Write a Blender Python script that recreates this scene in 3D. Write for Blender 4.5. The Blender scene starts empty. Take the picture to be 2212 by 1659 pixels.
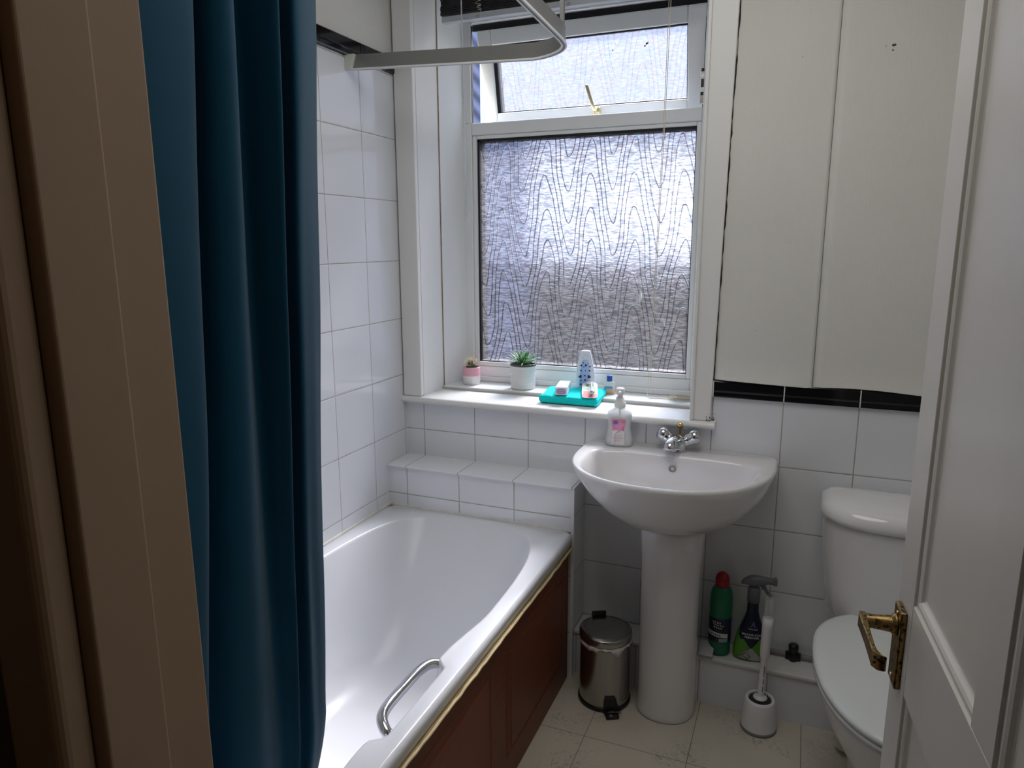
import bpy, bmesh, math, random
from mathutils import Vector, Matrix, noise
random.seed(7)
SC = bpy.context.scene
COL = SC.collection
PI = math.pi
# ------------------------------------------------------------------ camera, world, sun, exposure
cd = bpy.data.cameras.new('camera'); cam = bpy.data.objects.new('camera', cd); COL.objects.link(cam)
R_ = Vector((0.92604958, 0.37738674, -0.00337854)); U_ = Vector((-0.0707301, 0.18234045, 0.98068813)); F_ = Vector((-0.37071474, 0.90792687, -0.1955489))
cam.matrix_world = Matrix(((R_.x, U_.x, -F_.x, 1.3212), (R_.y, U_.y, -F_.y, -2.2081), (R_.z, U_.z, -F_.z, 1.4392), (0, 0, 0, 1)))
cd.sensor_width = 36; cd.lens = 1532.64 * 36 / 2212; cd.clip_start = .01
SC.camera = cam
SC.view_settings.view_transform = 'Standard'; SC.view_settings.look = 'None'; SC.view_settings.gamma = 1
SC.view_settings.use_curve_mapping = False
SC.view_settings.exposure = 0.0

W = bpy.data.worlds.new('sky'); SC.world = W; W.use_nodes = True
nt = W.node_tree; nt.nodes.clear()
wo = nt.nodes.new('ShaderNodeOutputWorld'); bg = nt.nodes.new('ShaderNodeBackground')
tc = nt.nodes.new('ShaderNodeTexCoord'); sx = nt.nodes.new('ShaderNodeSeparateXYZ'); rp = nt.nodes.new('ShaderNodeValToRGB')
nt.links.new(tc.outputs['Generated'], sx.inputs[0]); nt.links.new(sx.outputs['Z'], rp.inputs[0])
e = rp.color_ramp.elements; e[0].position = 0; e[0].color = (.094, .100, .118, 1); e[1].position = .85; e[1].color = (.62, .78, 1, 1)
m_ = rp.color_ramp.elements.new(.38); m_.color = (.135, .145, .175, 1)
nt.links.new(rp.outputs[0], bg.inputs[0]); bg.inputs[1].default_value = 8.5
nt.links.new(bg.outputs[0], wo.inputs[0])
sd = bpy.data.lights.new('sun', 'SUN'); sd.energy = 42; sd.angle = .30; sd.color = (1, .93, .82)
sun = bpy.data.objects.new('sun', sd); COL.objects.link(sun)
sun.rotation_euler = Vector((-.20, -1, -1.15)).to_track_quat('-Z', 'Y').to_euler()
hd = bpy.data.lights.new('added_hall_fill', 'POINT'); hd.energy = 2.2; hd.color = (1, .70, .45); hd.shadow_soft_size = .12  # warm lamp added behind the camera, source unseen
hb = bpy.data.objects.new('added_hall_fill', hd); COL.objects.link(hb); hb.location = (2.0, -3.0, 2.2)
ld = bpy.data.lights.new('added_ceiling_fill', 'AREA'); ld.shape = 'DISK'; ld.size = 1.1; ld.energy = 7.6; ld.color = (1, .97, .93)  # soft fill lamp added out of view to brighten the room
lo_ = bpy.data.objects.new('added_ceiling_fill', ld); COL.objects.link(lo_); lo_.location = (1.05, -.95, 2.38)

# ------------------------------------------------------------------ materials
def newmat(name):
    m = bpy.data.materials.new(name); m.use_nodes = True
    b = m.node_tree.nodes['Principled BSDF']; return m, m.node_tree, b
def nd(nt, t, **kw):
    n = nt.nodes.new(t)
    for k, v in kw.items(): setattr(n, k, v)
    return n
def mth(nt, op, a, b=None, c=None):
    n = nt.nodes.new('ShaderNodeMath'); n.operation = op
    for i, v in enumerate((a, b, c)):
        if v is None: continue
        if isinstance(v, (int, float)): n.inputs[i].default_value = v
        else: nt.links.new(v, n.inputs[i])
    return n.outputs[0]
def mixc(nt, f, a, b):
    n = nt.nodes.new('ShaderNodeMix'); n.data_type = 'RGBA'
    for i, v in ((0, f), (6, a), (7, b)):
        if isinstance(v, tuple): n.inputs[i].default_value = (*v[:3], 1)
        elif isinstance(v, (int, float)): n.inputs[i].default_value = v
        else: nt.links.new(v, n.inputs[i])
    return n.outputs[2]
def noisen(nt, scale, detail=2, vec=None, rough=.5):
    n = nt.nodes.new('ShaderNodeTexNoise'); n.inputs['Scale'].default_value = scale; n.inputs['Detail'].default_value = detail
    n.inputs['Roughness'].default_value = rough
    if vec is not None: nt.links.new(vec, n.inputs['Vector'])
    return n.outputs['Fac']
def mapping(nt, sc=(1, 1, 1), loc=(0, 0, 0)):
    t = nt.nodes.new('ShaderNodeTexCoord'); m = nt.nodes.new('ShaderNodeMapping')
    m.inputs['Scale'].default_value = sc; m.inputs['Location'].default_value = loc
    nt.links.new(t.outputs['Object'], m.inputs[0]); return m.outputs[0]
def bump(nt, b, h, strength=.2, dist=.01):
    n = nt.nodes.new('ShaderNodeBump'); n.inputs['Strength'].default_value = strength; n.inputs['Distance'].default_value = dist
    nt.links.new(h, n.inputs['Height']); nt.links.new(n.outputs[0], b.inputs['Normal'])
def M(name, col, rough=.5, metal=0, var=.06, vs=8, bs=0, bscale=60, trans=0, ior=1.45, coat=0, sc=(1, 1, 1), alpha=1, sss=0):
    m, nt, b = newmat(name)
    vec = mapping(nt, sc)
    f = noisen(nt, vs, 3, vec)
    lo = tuple(max(0, c * (1 - var)) for c in col); hi = tuple(min(1, c * (1 + var)) for c in col)
    nt.links.new(mixc(nt, f, lo, hi), b.inputs['Base Color'])
    b.inputs['Roughness'].default_value = rough; b.inputs['Metallic'].default_value = metal
    b.inputs['Transmission Weight'].default_value = trans; b.inputs['IOR'].default_value = ior
    b.inputs['Coat Weight'].default_value = coat; b.inputs['Alpha'].default_value = alpha
    if bs: bump(nt, b, noisen(nt, bscale, 4, vec), bs, .004)
    return m
GR = (.36, .35, .33)
def tile_mat(name, u, v, ou, ov, pu, pv, col=(.80, .82, .86), g=.0017):
    m, nt, b = newmat(name)
    t = nd(nt, 'ShaderNodeTexCoord'); s = nd(nt, 'ShaderNodeSeparateXYZ'); nt.links.new(t.outputs['Object'], s.inputs[0])
    masks = []; cells = []
    for ax, o, p in ((u, ou, pu), (v, ov, pv)):
        q = mth(nt, 'DIVIDE', mth(nt, 'SUBTRACT', s.outputs[ax], o - 10 * p), p)
        fr = mth(nt, 'FRACT', q); cells.append(mth(nt, 'FLOOR', q))
        d = mth(nt, 'MULTIPLY', mth(nt, 'SUBTRACT', .5, mth(nt, 'ABSOLUTE', mth(nt, 'SUBTRACT', fr, .5))), p)
        masks.append(d)
    d = mth(nt, 'MINIMUM', masks[0], masks[1])
    gm = mth(nt, 'LESS_THAN', d, g)
    cmb = nd(nt, 'ShaderNodeCombineXYZ'); nt.links.new(cells[0], cmb.inputs[0]); nt.links.new(cells[1], cmb.inputs[1])
    wn = nd(nt, 'ShaderNodeTexWhiteNoise'); nt.links.new(cmb.outputs[0], wn.inputs[0])
    tone = mixc(nt, wn.outputs[0], tuple(c * .975 for c in col), col)
    dirt = noisen(nt, 14, 4, t.outputs['Object'])
    gc = mixc(nt, dirt, (.20, .17, .14), (.66, .64, .60))
    nt.links.new(mixc(nt, gm, tone, gc), b.inputs['Base Color'])
    rr = mth(nt, 'ADD', mth(nt, 'MULTIPLY', gm, .6), .07); nt.links.new(rr, b.inputs['Roughness'])
    edge = mth(nt, 'MINIMUM', mth(nt, 'DIVIDE', d, .006), 1)
    off = nd(nt, 'ShaderNodeVectorMath', operation='ADD'); nt.links.new(t.outputs['Object'], off.inputs[0]); nt.links.new(wn.outputs[1], off.inputs[1])
    wav = noisen(nt, 7, 2, off.outputs[0])
    h = mth(nt, 'ADD', mth(nt, 'MULTIPLY', edge, .25), mth(nt, 'MULTIPLY', wav, 1.0))
    bump(nt, b, h, .35, .006)
    return m
T_BACK = tile_mat('tile_back', 0, 2, .0732, .7702, .203, .2026)
T_LEFT = tile_mat('tile_left', 1, 2, -.2179, .7702, .206, .2026, g=.0014)
T_LEDF = tile_mat('tile_ledge_front', 0, 2, .0758, .7702, .203, .2026)
T_LEDT = tile_mat('tile_ledge_top', 0, 1, .0745, -.95, .203, 1.2)
T_SIDE = tile_mat('tile_ledge_side', 1, 2, -.9, .7702, 1.2, .2026)
T_BOX = tile_mat('tile_box', 0, 2, .0852, .155, .203, 1.2)
def floor_mat():
    m, nt, b = newmat('marbled_vinyl')
    t = nd(nt, 'ShaderNodeTexCoord'); s = nd(nt, 'ShaderNodeSeparateXYZ'); nt.links.new(t.outputs['Object'], s.inputs[0])
    ds = []
    for ax, o, p in ((0, .8125, .298), (1, -.403, .3)):
        fr = mth(nt, 'FRACT', mth(nt, 'DIVIDE', mth(nt, 'SUBTRACT', s.outputs[ax], o - 30 * p), p))
        ds.append(mth(nt, 'MULTIPLY', mth(nt, 'SUBTRACT', .5, mth(nt, 'ABSOLUTE', mth(nt, 'SUBTRACT', fr, .5))), p))
    gm = mth(nt, 'LESS_THAN', mth(nt, 'MINIMUM', *ds), .0009)
    dist = nd(nt, 'ShaderNodeTexNoise'); dist.inputs['Scale'].default_value = 5; dist.inputs['Detail'].default_value = 4
    nt.links.new(t.outputs['Object'], dist.inputs['Vector'])
    a = nd(nt, 'ShaderNodeVectorMath', operation='ADD'); nt.links.new(t.outputs['Object'], a.inputs[0]); nt.links.new(dist.outputs['Color'], a.inputs[1])
    mp = nd(nt, 'ShaderNodeMapping'); mp.inputs['Scale'].default_value = (1, 2.2, 1); nt.links.new(a.outputs[0], mp.inputs[0])
    n1 = noisen(nt, 9, 5, mp.outputs[0], .62)
    vein = mth(nt, 'LESS_THAN', mth(nt, 'ABSOLUTE', mth(nt, 'SUBTRACT', n1, .5)), .016)
    patch = nd(nt, 'ShaderNodeValToRGB'); nt.links.new(noisen(nt, 7, 3, t.outputs['Object']), patch.inputs[0])
    patch.color_ramp.elements[0].position = .50; patch.color_ramp.elements[1].position = .62
    vein = mth(nt, 'MULTIPLY', mth(nt, 'MULTIPLY', vein, patch.outputs[0]), .75)
    base = mixc(nt, noisen(nt, 4, 4, t.outputs['Object']), (.50, .445, .36), (.63, .59, .50))
    c = mixc(nt, vein, base, (.26, .26, .22)); c = mixc(nt, gm, c, (.14, .12, .09))
    nt.links.new(c, b.inputs['Base Color']); b.inputs['Roughness'].default_value = .33
    return m
FLOOR = floor_mat()
def paper_mat():
    m, nt, b = newmat('woven_wallpaper')
    v1 = mapping(nt, (900, 900, 40)); v2 = mapping(nt, (1, 1, 1))
    n = noisen(nt, 1, 2, v1)
    mot = noisen(nt, 5, 3, v2)
    c = mixc(nt, mot, (.66, .655, .61), (.76, .755, .715)); c2 = mixc(nt, n, tuple([.62, .61, .57]), tuple([.80, .79, .75]))
    nt.links.new(mixc(nt, .3, c, c2), b.inputs['Base Color']); b.inputs['Roughness'].default_value = .85
    bump(nt, b, n, .5, .001); return m
PAPER = paper_mat()
def gloss_paint(name, col, r=.32, dirt=.25):
    m, nt, b = newmat(name)
    v = mapping(nt)
    g = nd(nt, 'ShaderNodeValToRGB'); nt.links.new(noisen(nt, 22, 6, v, .7), g.inputs[0])
    g.color_ramp.elements[0].position = .66; g.color_ramp.elements[1].position = .8
    f = mth(nt, 'MULTIPLY', g.outputs[0], dirt)
    base = mixc(nt, noisen(nt, 3, 3, v), tuple(c * .95 for c in col), col)
    nt.links.new(mixc(nt, f, base, tuple(c * .5 for c in col)), b.inputs['Base Color'])
    b.inputs['Roughness'].default_value = r; bump(nt, b, noisen(nt, 25, 4, v), .12, .004); return m
WPAINT = gloss_paint('white_gloss_paint', (.84, .84, .82))
DPAINT = gloss_paint('door_paint', (.70, .665, .60), .30, .2)
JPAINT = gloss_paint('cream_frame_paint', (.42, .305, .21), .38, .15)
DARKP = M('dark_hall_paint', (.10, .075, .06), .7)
UPVC = M('white_upvc', (.83, .85, .85), .25, var=.02)
GASK = M('black_gasket', (.012, .012, .014), .5, var=.3)
BLACK = M('black_glaze', (.008, .008, .010), .08, var=.3)
CER = M('white_ceramic', (.80, .79, .80), .07, var=.015, coat=.5)
ACR = M('white_acrylic', (.78, .80, .84), .22, var=.015)
SEAT = M('toilet_lid_plastic', (.70, .73, .72), .18, var=.02)
CHROME = M('chrome', (.62, .63, .66), .06, 1, var=.03)
STEEL = M('brushed_steel', (.40, .385, .36), .22, 1, var=.12, sc=(1, 1, .05), vs=40)
ALU = M('anodised_aluminium', (.30, .30, .29), .38, .65, var=.05, sc=(1, 1, 20))
BRASS = M('tarnished_brass', (.27, .18, .075), .32, 1, var=.6, vs=70, bs=.1)
_nt = BRASS.node_tree; _b = _nt.nodes['Principled BSDF']; _cr = nd(_nt, 'ShaderNodeValToRGB'); _nt.links.new(noisen(_nt, 130, 5, mapping(_nt), .7), _cr.inputs[0])
_cr.color_ramp.elements[0].position = .40; _cr.color_ramp.elements[0].color = (.035, .022, .010, 1); _cr.color_ramp.elements[1].position = .50; _cr.color_ramp.elements[1].color = (.33, .22, .085, 1)
_nt.links.new(_cr.outputs[0], _b.inputs['Base Color'])
GOLD = M('gold_plate', (.85, .62, .28), .15, 1)
DBRASS_ = M('aged_brass_plate', (.16, .10, .05), .35, 1, var=.4, vs=50)
BPLA = M('black_plastic', (.012, .012, .013), .35, var=.3)
WPLA = M('white_plastic', (.80, .80, .83), .3, var=.02)
GPLA = M('grey_plastic', (.16, .17, .19), .35, var=.05)
SILI = M('old_sealant', (.75, .73, .68), .5, var=.2, vs=30)
def wood_mat():
    m, nt, b = newmat('mahogany_laminate')
    v = mapping(nt, (6, 3, 60)); n = noisen(nt, 2.2, 6, v, .6)
    nt.links.new(mixc(nt, n, (.070, .015, .007), (.225, .060, .021)), b.inputs['Base Color'])
    b.inputs['Roughness'].default_value = .42; b.inputs['Specular IOR Level'].default_value = .3; return m
WOOD = wood_mat()
STRIP = M('yellowed_strip', (.62, .50, .28), .5, var=.35, vs=25)
def curtain_mat():
    m, nt, b = newmat('teal_curtain_fabric')
    v = mapping(nt, (1, 1, 1)); n = noisen(nt, 2, 2, v); w = noisen(nt, 900, 1, v)
    c = mixc(nt, n, (.005, .080, .155), (.007, .10, .185))
    nt.links.new(c, b.inputs['Base Color']); b.inputs['Roughness'].default_value = .75
    b.inputs['Sheen Weight'].default_value = .15; b.inputs['Specular IOR Level'].default_value = .25
    bump(nt, b, w, .1, .001)
    tr = nd(nt, 'ShaderNodeBsdfTranslucent'); nt.links.new(mixc(nt, n, (.006, .21, .31), (.008, .25, .36)), tr.inputs[0])
    mx = nd(nt, 'ShaderNodeMixShader'); mx.inputs[0].default_value = .30
    nt.links.new(b.outputs[0], mx.inputs[1]); nt.links.new(tr.outputs[0], mx.inputs[2])
    nt.links.new(mx.outputs[0], nt.nodes['Material Output'].inputs[0]); return m
CURT = curtain_mat()
def glass_mat(name, arch=1.0, tint=(.80, .83, .98), tfac=.22):
    """obscured glass: nested arch relief and fine horizontal ripples"""
    m = bpy.data.materials.new(name); m.use_nodes = True; nt = m.node_tree; nt.nodes.clear()
    out = nd(nt, 'ShaderNodeOutputMaterial')
    t = nd(nt, 'ShaderNodeTexCoord'); s = nd(nt, 'ShaderNodeSeparateXYZ'); nt.links.new(t.outputs['Object'], s.inputs[0])
    X, Z = s.outputs[0], s.outputs[2]
    wob = noisen(nt, 30, 3, t.outputs['Object'])
    big = noisen(nt, 3, 1, t.outputs['Object'])
    ph = mth(nt, 'ADD', mth(nt, 'MULTIPLY', X, 2 * PI / .165), mth(nt, 'MULTIPLY', big, 2.6))
    f = mth(nt, 'ADD', mth(nt, 'ADD', Z, mth(nt, 'MULTIPLY', mth(nt, 'COSINE', ph), .20)), mth(nt, 'MULTIPLY', wob, .022))
    fr = mth(nt, 'FRACT', mth(nt, 'DIVIDE', mth(nt, 'ADD', f, 5), .115))
    g = mth(nt, 'POWER', mth(nt, 'ADD', 1, mth(nt, 'POWER', mth(nt, 'MULTIPLY', mth(nt, 'SINE', ph), 7.6), 2)), .5)
    dd = mth(nt, 'DIVIDE', mth(nt, 'MULTIPLY', mth(nt, 'ABSOLUTE', mth(nt, 'SUBTRACT', fr, .5)), .115), g)
    line = mth(nt, 'SUBTRACT', 1, mth(nt, 'MINIMUM', mth(nt, 'DIVIDE', dd, .0024), 1))
    mp = nd(nt, 'ShaderNodeMapping'); mp.inputs['Scale'].default_value = (1, 1, 4.5); nt.links.new(t.outputs['Object'], mp.inputs[0])
    rip = noisen(nt, 52, 3, mp.outputs[0], .6)
    ripc = nd(nt, 'ShaderNodeValToRGB'); nt.links.new(rip, ripc.inputs[0]); ripc.color_ramp.elements[0].position = .38; ripc.color_ramp.elements[1].position = .62
    mp2 = nd(nt, 'ShaderNodeMapping'); mp2.inputs['Scale'].default_value = (1, 1, 5); mp2.inputs['Location'].default_value = (3, 2, 1); nt.links.new(t.outputs['Object'], mp2.inputs[0])
    hue = nd(nt, 'ShaderNodeTexNoise'); hue.inputs['Scale'].default_value = 60; nt.links.new(mp2.outputs[0], hue.inputs['Vector'])
    hr = nd(nt, 'ShaderNodeValToRGB'); nt.links.new(hue.outputs['Fac'], hr.inputs[0])
    el = hr.color_ramp.elements; el[0].position = .38; el[0].color = (.62, .86, 1, 1); el[1].position = .62; el[1].color = (1, .82, .80, 1)
    mid = hr.color_ramp.elements.new(.5); mid.color = (.86, .86, 1, 1)
    dark = mth(nt, 'MULTIPLY', mth(nt, 'ADD', mth(nt, 'MULTIPLY', line, .62), mth(nt, 'MULTIPLY', mth(nt, 'SUBTRACT', 1, ripc.outputs[0]), .55)), arch)
    keep = mth(nt, 'SUBTRACT', 1, mth(nt, 'MINIMUM', dark, .85))
    col = mixc(nt, keep, (.10, .10, .14), tint); col = mixc(nt, .35, col, hr.outputs[0])
    colm = nt.nodes.new('ShaderNodeMix'); colm.data_type = 'RGBA'; colm.blend_type = 'MULTIPLY'; colm.inputs[0].default_value = 1
    nt.links.new(col, colm.inputs[6]); cc = nd(nt, 'ShaderNodeCombineColor')
    for i in range(3): nt.links.new(mth(nt, 'ADD', mth(nt, 'MULTIPLY', keep, .75), .25), cc.inputs[i])
    nt.links.new(cc.outputs[0], colm.inputs[7]); col = colm.outputs[2]
    bp = nd(nt, 'ShaderNodeBump'); bp.inputs['Strength'].default_value = .6; bp.inputs['Distance'].default_value = .003; nt.links.new(mth(nt, 'ADD', rip, line), bp.inputs['Height'])
    tr = nd(nt, 'ShaderNodeBsdfTransparent'); nt.links.new(col, tr.inputs[0])
    rf = nd(nt, 'ShaderNodeBsdfRefraction'); rf.inputs['Roughness'].default_value = .25; rf.inputs['IOR'].default_value = 1.25
    nt.links.new(col, rf.inputs[0]); nt.links.new(bp.outputs[0], rf.inputs['Normal'])
    tl = nd(nt, 'ShaderNodeBsdfTranslucent'); nt.links.new(col, tl.inputs[0])
    gl = nd(nt, 'ShaderNodeBsdfGlossy'); gl.inputs['Roughness'].default_value = .15; nt.links.new(bp.outputs[0], gl.inputs['Normal'])
    m1 = nd(nt, 'ShaderNodeMixShader'); m1.inputs[0].default_value = .04; nt.links.new(rf.outputs[0], m1.inputs[1]); nt.links.new(tl.outputs[0], m1.inputs[2])
    m2 = nd(nt, 'ShaderNodeMixShader'); m2.inputs[0].default_value = tfac; nt.links.new(m1.outputs[0], m2.inputs[1]); nt.links.new(tr.outputs[0], m2.inputs[2])
    m3 = nd(nt, 'ShaderNodeMixShader'); m3.inputs[0].default_value = .05; nt.links.new(m2.outputs[0], m3.inputs[1]); nt.links.new(gl.outputs[0], m3.inputs[2])
    nt.links.new(m3.outputs[0], out.inputs[0]); return m
GLASS = glass_mat('obscured_glass', 1.0, tfac=.16)
GLASS2 = glass_mat('obscured_glass_light', .3, (.70, .74, .90), tfac=.30)
def clear_mat(name, col, fac=.6, rough=.1):
    m = bpy.data.materials.new(name); m.use_nodes = True; nt = m.node_tree; b = nt.nodes['Principled BSDF']
    b.inputs['Roughness'].default_value = rough
    n = noisen(nt, 20, 2, mapping(nt)); nt.links.new(mixc(nt, n, tuple(c * .95 for c in col), col), b.inputs['Base Color'])
    tr = nd(nt, 'ShaderNodeBsdfTransparent'); tr.inputs[0].default_value = (*[min(1, c * 1.15) for c in col], 1)
    mx = nd(nt, 'ShaderNodeMixShader'); mx.inputs[0].default_value = fac
    nt.links.new(b.outputs[0], mx.inputs[1]); nt.links.new(tr.outputs[0], mx.inputs[2]); nt.links.new(mx.outputs[0], nt.nodes['Material Output'].inputs[0])
    return m
CLEAR = clear_mat('clear_plastic', (.88, .90, .92), .75)
MILK = clear_mat('milky_soap', (.86, .88, .86), .10, .15)
# ------------------------------------------------------------------ mesh helpers
def link(name, me, mats, parent=None):
    o = bpy.data.objects.new(name, me); COL.objects.link(o)
    for m in (mats if isinstance(mats, (list, tuple)) else [mats]): me.materials.append(m)
    if parent is not None: o.parent = parent
    return o
def obj(name, bm, mats, parent=None, smooth=False, loc=None, kind=None, auto=None):
    me = bpy.data.meshes.new(name)
    if smooth:
        for f in bm.faces: f.smooth = True
    bmesh.ops.recalc_face_normals(bm, faces=bm.faces)
    bm.to_mesh(me); bm.free()
    if auto is not None:
        for p in me.polygons: p.use_smooth = True
        me.set_sharp_from_angle(angle=math.radians(auto))
    o = link(name, me, mats, parent)
    if loc is not None: o.location = loc
    if kind: o['kind'] = kind
    return o
def mod_sub(o, n=1):
    m = o.modifiers.new('sub', 'SUBSURF'); m.levels = n; m.render_levels = n; return o
def mod_bev(o, w=.003, seg=2):
    m = o.modifiers.new('bev', 'BEVEL'); m.width = w; m.segments = seg; m.limit_method = 'ANGLE'; m.angle_limit = math.radians(40); return o
def box(bm, x0, x1, y0, y1, z0, z1, mi=0, skip=()):
    v = [bm.verts.new(p) for p in ((x0, y0, z0), (x1, y0, z0), (x1, y1, z0), (x0, y1, z0), (x0, y0, z1), (x1, y0, z1), (x1, y1, z1), (x0, y1, z1))]
    fs = []
    for i, q in enumerate(((0, 3, 2, 1), (4, 5, 6, 7), (0, 1, 5, 4), (1, 2, 6, 5), (2, 3, 7, 6), (3, 0, 4, 7))):
        if i in skip: continue
        f = bm.faces.new([v[k] for k in q]); f.material_index = mi; fs.append(f)
    return v
def B(*a, **k):
    bm = bmesh.new(); box(bm, *a, **k); return bm
def rings(bm, rs, cap0=True, cap1=True, mi=None, closed=True):
    """loft a list of rings (lists of points)"""
    vs = [[bm.verts.new(p) for p in r] for r in rs]; n = len(rs[0])
    for i in range(len(vs) - 1):
        for k in range(n if closed else n - 1):
            f = bm.faces.new((vs[i][k], vs[i][(k + 1) % n], vs[i + 1][(k + 1) % n], vs[i + 1][k])); f.smooth = True
            if mi: f.material_index = mi[i]
    if cap0: f = bm.faces.new(list(reversed(vs[0]))); f.material_index = mi[0] if mi else 0
    if cap1: f = bm.faces.new(vs[-1]); f.material_index = mi[-1] if mi else 0
    return vs
def lathe(bm, prof, c=(0, 0, 0), n=32, cap0=True, cap1=True, axis='z', mi=None, sy=1.0):
    rs = []
    for r, h in prof:
        ring = []
        for k in range(n):
            a = 2 * PI * k / n; x, y = r * math.cos(a), r * math.sin(a) * sy
            p = {'z': (x, y, h), 'y': (x, -h, y), 'x': (h, x, y)}[axis]
            ring.append((c[0] + p[0], c[1] + p[1], c[2] + p[2]))
        rs.append(ring)
    return rings(bm, rs, cap0, cap1, mi)
def tube(bm, pts, r, n=10, caps=True):
    pts = [Vector(p) for p in pts]; rr = r if isinstance(r, (list, tuple)) else [r] * len(pts)
    t0 = (pts[1] - pts[0]).normalized(); up = Vector((0, 0, 1)) if abs(t0.z) < .9 else Vector((1, 0, 0))
    a = t0.cross(up).normalized(); rs = []
    for i, p in enumerate(pts):
        t = (pts[min(i + 1, len(pts) - 1)] - pts[max(i - 1, 0)]).normalized()
        a = (a - t * a.dot(t)).normalized(); b = t.cross(a)
        rs.append([p + (a * math.cos(2 * PI * k / n) + b * math.sin(2 * PI * k / n)) * rr[i] for k in range(n)])
    rings(bm, rs, caps, caps)
def smoothpath(pts, n=6):
    """catmull-rom"""
    P = [Vector(p) for p in pts]; P = [P[0] * 2 - P[1]] + P + [P[-1] * 2 - P[-2]]; out = []
    for i in range(1, len(P) - 2):
        for k in range(n):
            t = k / n; a, b, c, d = P[i - 1:i + 3]
            out.append(.5 * ((2 * b) + (c - a) * t + (2 * a - 5 * b + 4 * c - d) * t * t + (3 * b - a - 3 * c + d) * t ** 3))
    out.append(P[-2]); return out
def sup(cx, cy, a, b, z, n=2.0, N=48, a0=0):
    out = []
    for k in range(N):
        t = 2 * PI * k / N + a0; c, s = math.cos(t), math.sin(t)
        out.append(Vector((cx + a * math.copysign(abs(c) ** (2 / n), c), cy + b * math.copysign(abs(s) ** (2 / n), s), z)))
    return out
def extrude_poly(bm, pts, vec, mi=0):
    a = [bm.verts.new(p) for p in pts]; b = [bm.verts.new(Vector(p) + Vector(vec)) for p in pts]; n = len(a)
    f = bm.faces.new(a); f.material_index = mi; f = bm.faces.new(list(reversed(b))); f.material_index = mi
    for k in range(n): f = bm.faces.new((a[k], b[k], b[(k + 1) % n], a[(k + 1) % n])); f.material_index = mi
def empty(name, loc=(0, 0, 0), rz=0, **kw):
    o = bpy.data.objects.new(name, None); COL.objects.link(o); o.location = loc; o.rotation_euler = (0, 0, rz)
    o.empty_display_size = .05
    for k, v in kw.items(): o[k] = v
    return o
def thing(name, label, cat, loc=(0, 0, 0), rz=0, group=None):
    o = empty(name, loc, rz, label=label, category=cat)
    if group: o['group'] = group
    return o
def text(name, s, size, mat, parent, fn, bold=0, spacing=1.0):
    """lettering: flat text mesh whose points are laid on a surface by fn(x, y) -> point"""
    cu = bpy.data.curves.new(name, 'FONT'); cu.body = s; cu.size = size; cu.align_x = 'CENTER'; cu.offset = bold; cu.space_character = spacing; cu.resolution_u = 3
    o = bpy.data.objects.new(name, cu); COL.objects.link(o)
    bpy.context.view_layer.update()
    me = bpy.data.meshes.new_from_object(o.evaluated_get(bpy.context.evaluated_depsgraph_get()))
    bpy.data.objects.remove(o); bpy.data.curves.remove(cu)
    for v in me.vertices: v.co = fn(v.co.x, v.co.y)
    me.materials.clear()
    return link(name, me, mat, parent)
def plate(name, pts, mat, parent, fn):
    """a thin printed shape given by outline points in label space, laid on a surface by fn"""
    bm = bmesh.new(); vs = [bm.verts.new((x, y, 0)) for x, y in pts]; f = bm.faces.new(vs)
    bmesh.ops.triangulate(bm, faces=[f])
    bmesh.ops.subdivide_edges(bm, edges=[e for e in bm.edges if e.calc_length() > .006], cuts=3, use_grid_fill=True)
    for v in bm.verts: v.co = fn(v.co.x, v.co.y)
    return obj(name, bm, mat, parent)
def gridface(name, x0, x1, y0, y1, mat, parent, fn, nx=12, ny=8, shape=None):
    bm = bmesh.new(); g = []
    for j in range(ny + 1):
        row = []
        for i in range(nx + 1):
            u, v = i / nx, j / ny; x = x0 + (x1 - x0) * u; y = y0 + (y1 - y0) * v
            if shape: x, y = shape(u, v)
            row.append(bm.verts.new(fn(x, y)))
        g.append(row)
    for j in range(ny):
        for i in range(nx): bm.faces.new((g[j][i], g[j][i + 1], g[j + 1][i + 1], g[j + 1][i])).smooth = True
    return obj(name, bm, mat, parent)

# ------------------------------------------------------------------ the room
XR, YF, ZC = 2.05, -1.795, 2.42
OX0, OX1 = .083, 1.03        # window opening
o = obj('floor', B(0, XR, YF - .1, 0, -.05, 0), FLOOR, kind='structure')
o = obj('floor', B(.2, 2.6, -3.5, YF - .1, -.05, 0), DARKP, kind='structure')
bm = B(0, XR, YF, .32, ZC, ZC + .05); box(bm, .2, 2.6, -3.5, YF, ZC, ZC + .05)
obj('ceiling', bm, M('ceiling_paint', (.80, .80, .78), .8), kind='structure')
# left wall: tiles, black dado, paper above
bm = B(-.05, 0, YF, 0, 0, 1.990); obj('wall_left', bm, T_LEFT, kind='structure')
bm = B(-.05, -.002, YF, .0, 1.990, ZC); obj('wall_left', bm, PAPER, kind='structure')
# back wall: tiles below the sill, right of the window, paper above
bm = bmesh.new()
box(bm, 0, 1.062, 0, .30, 0, .868); box(bm, 1.062, XR, 0, .30, 0, .975)
obj('wall_back', bm, T_BACK, kind='structure')
bm = bmesh.new()
box(bm, 1.06, XR, .0015, .30, .975, ZC); box(bm, -.05, .06, 0, .30, .868, ZC); box(bm, .06, 1.06, .0, .30, 2.30, ZC)
obj('wall_back', bm, PAPER, kind='structure')
obj('wall_right', B(XR, XR + .05, YF, .3, 0, ZC), gloss_paint('right_wall_paint', (.72, .71, .67), .6), kind='structure')
bm = bmesh.new()
box(bm, 0, .82, -1.884, YF, 0, ZC); box(bm, 1.568, XR, -1.884, YF, 0, ZC); box(bm, .82, 1.568, -1.884, YF, 2.03, ZC)
obj('wall_front', bm, gloss_paint('front_wall_paint', (.68, .66, .60), .6), kind='structure')
bm = bmesh.new()
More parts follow.
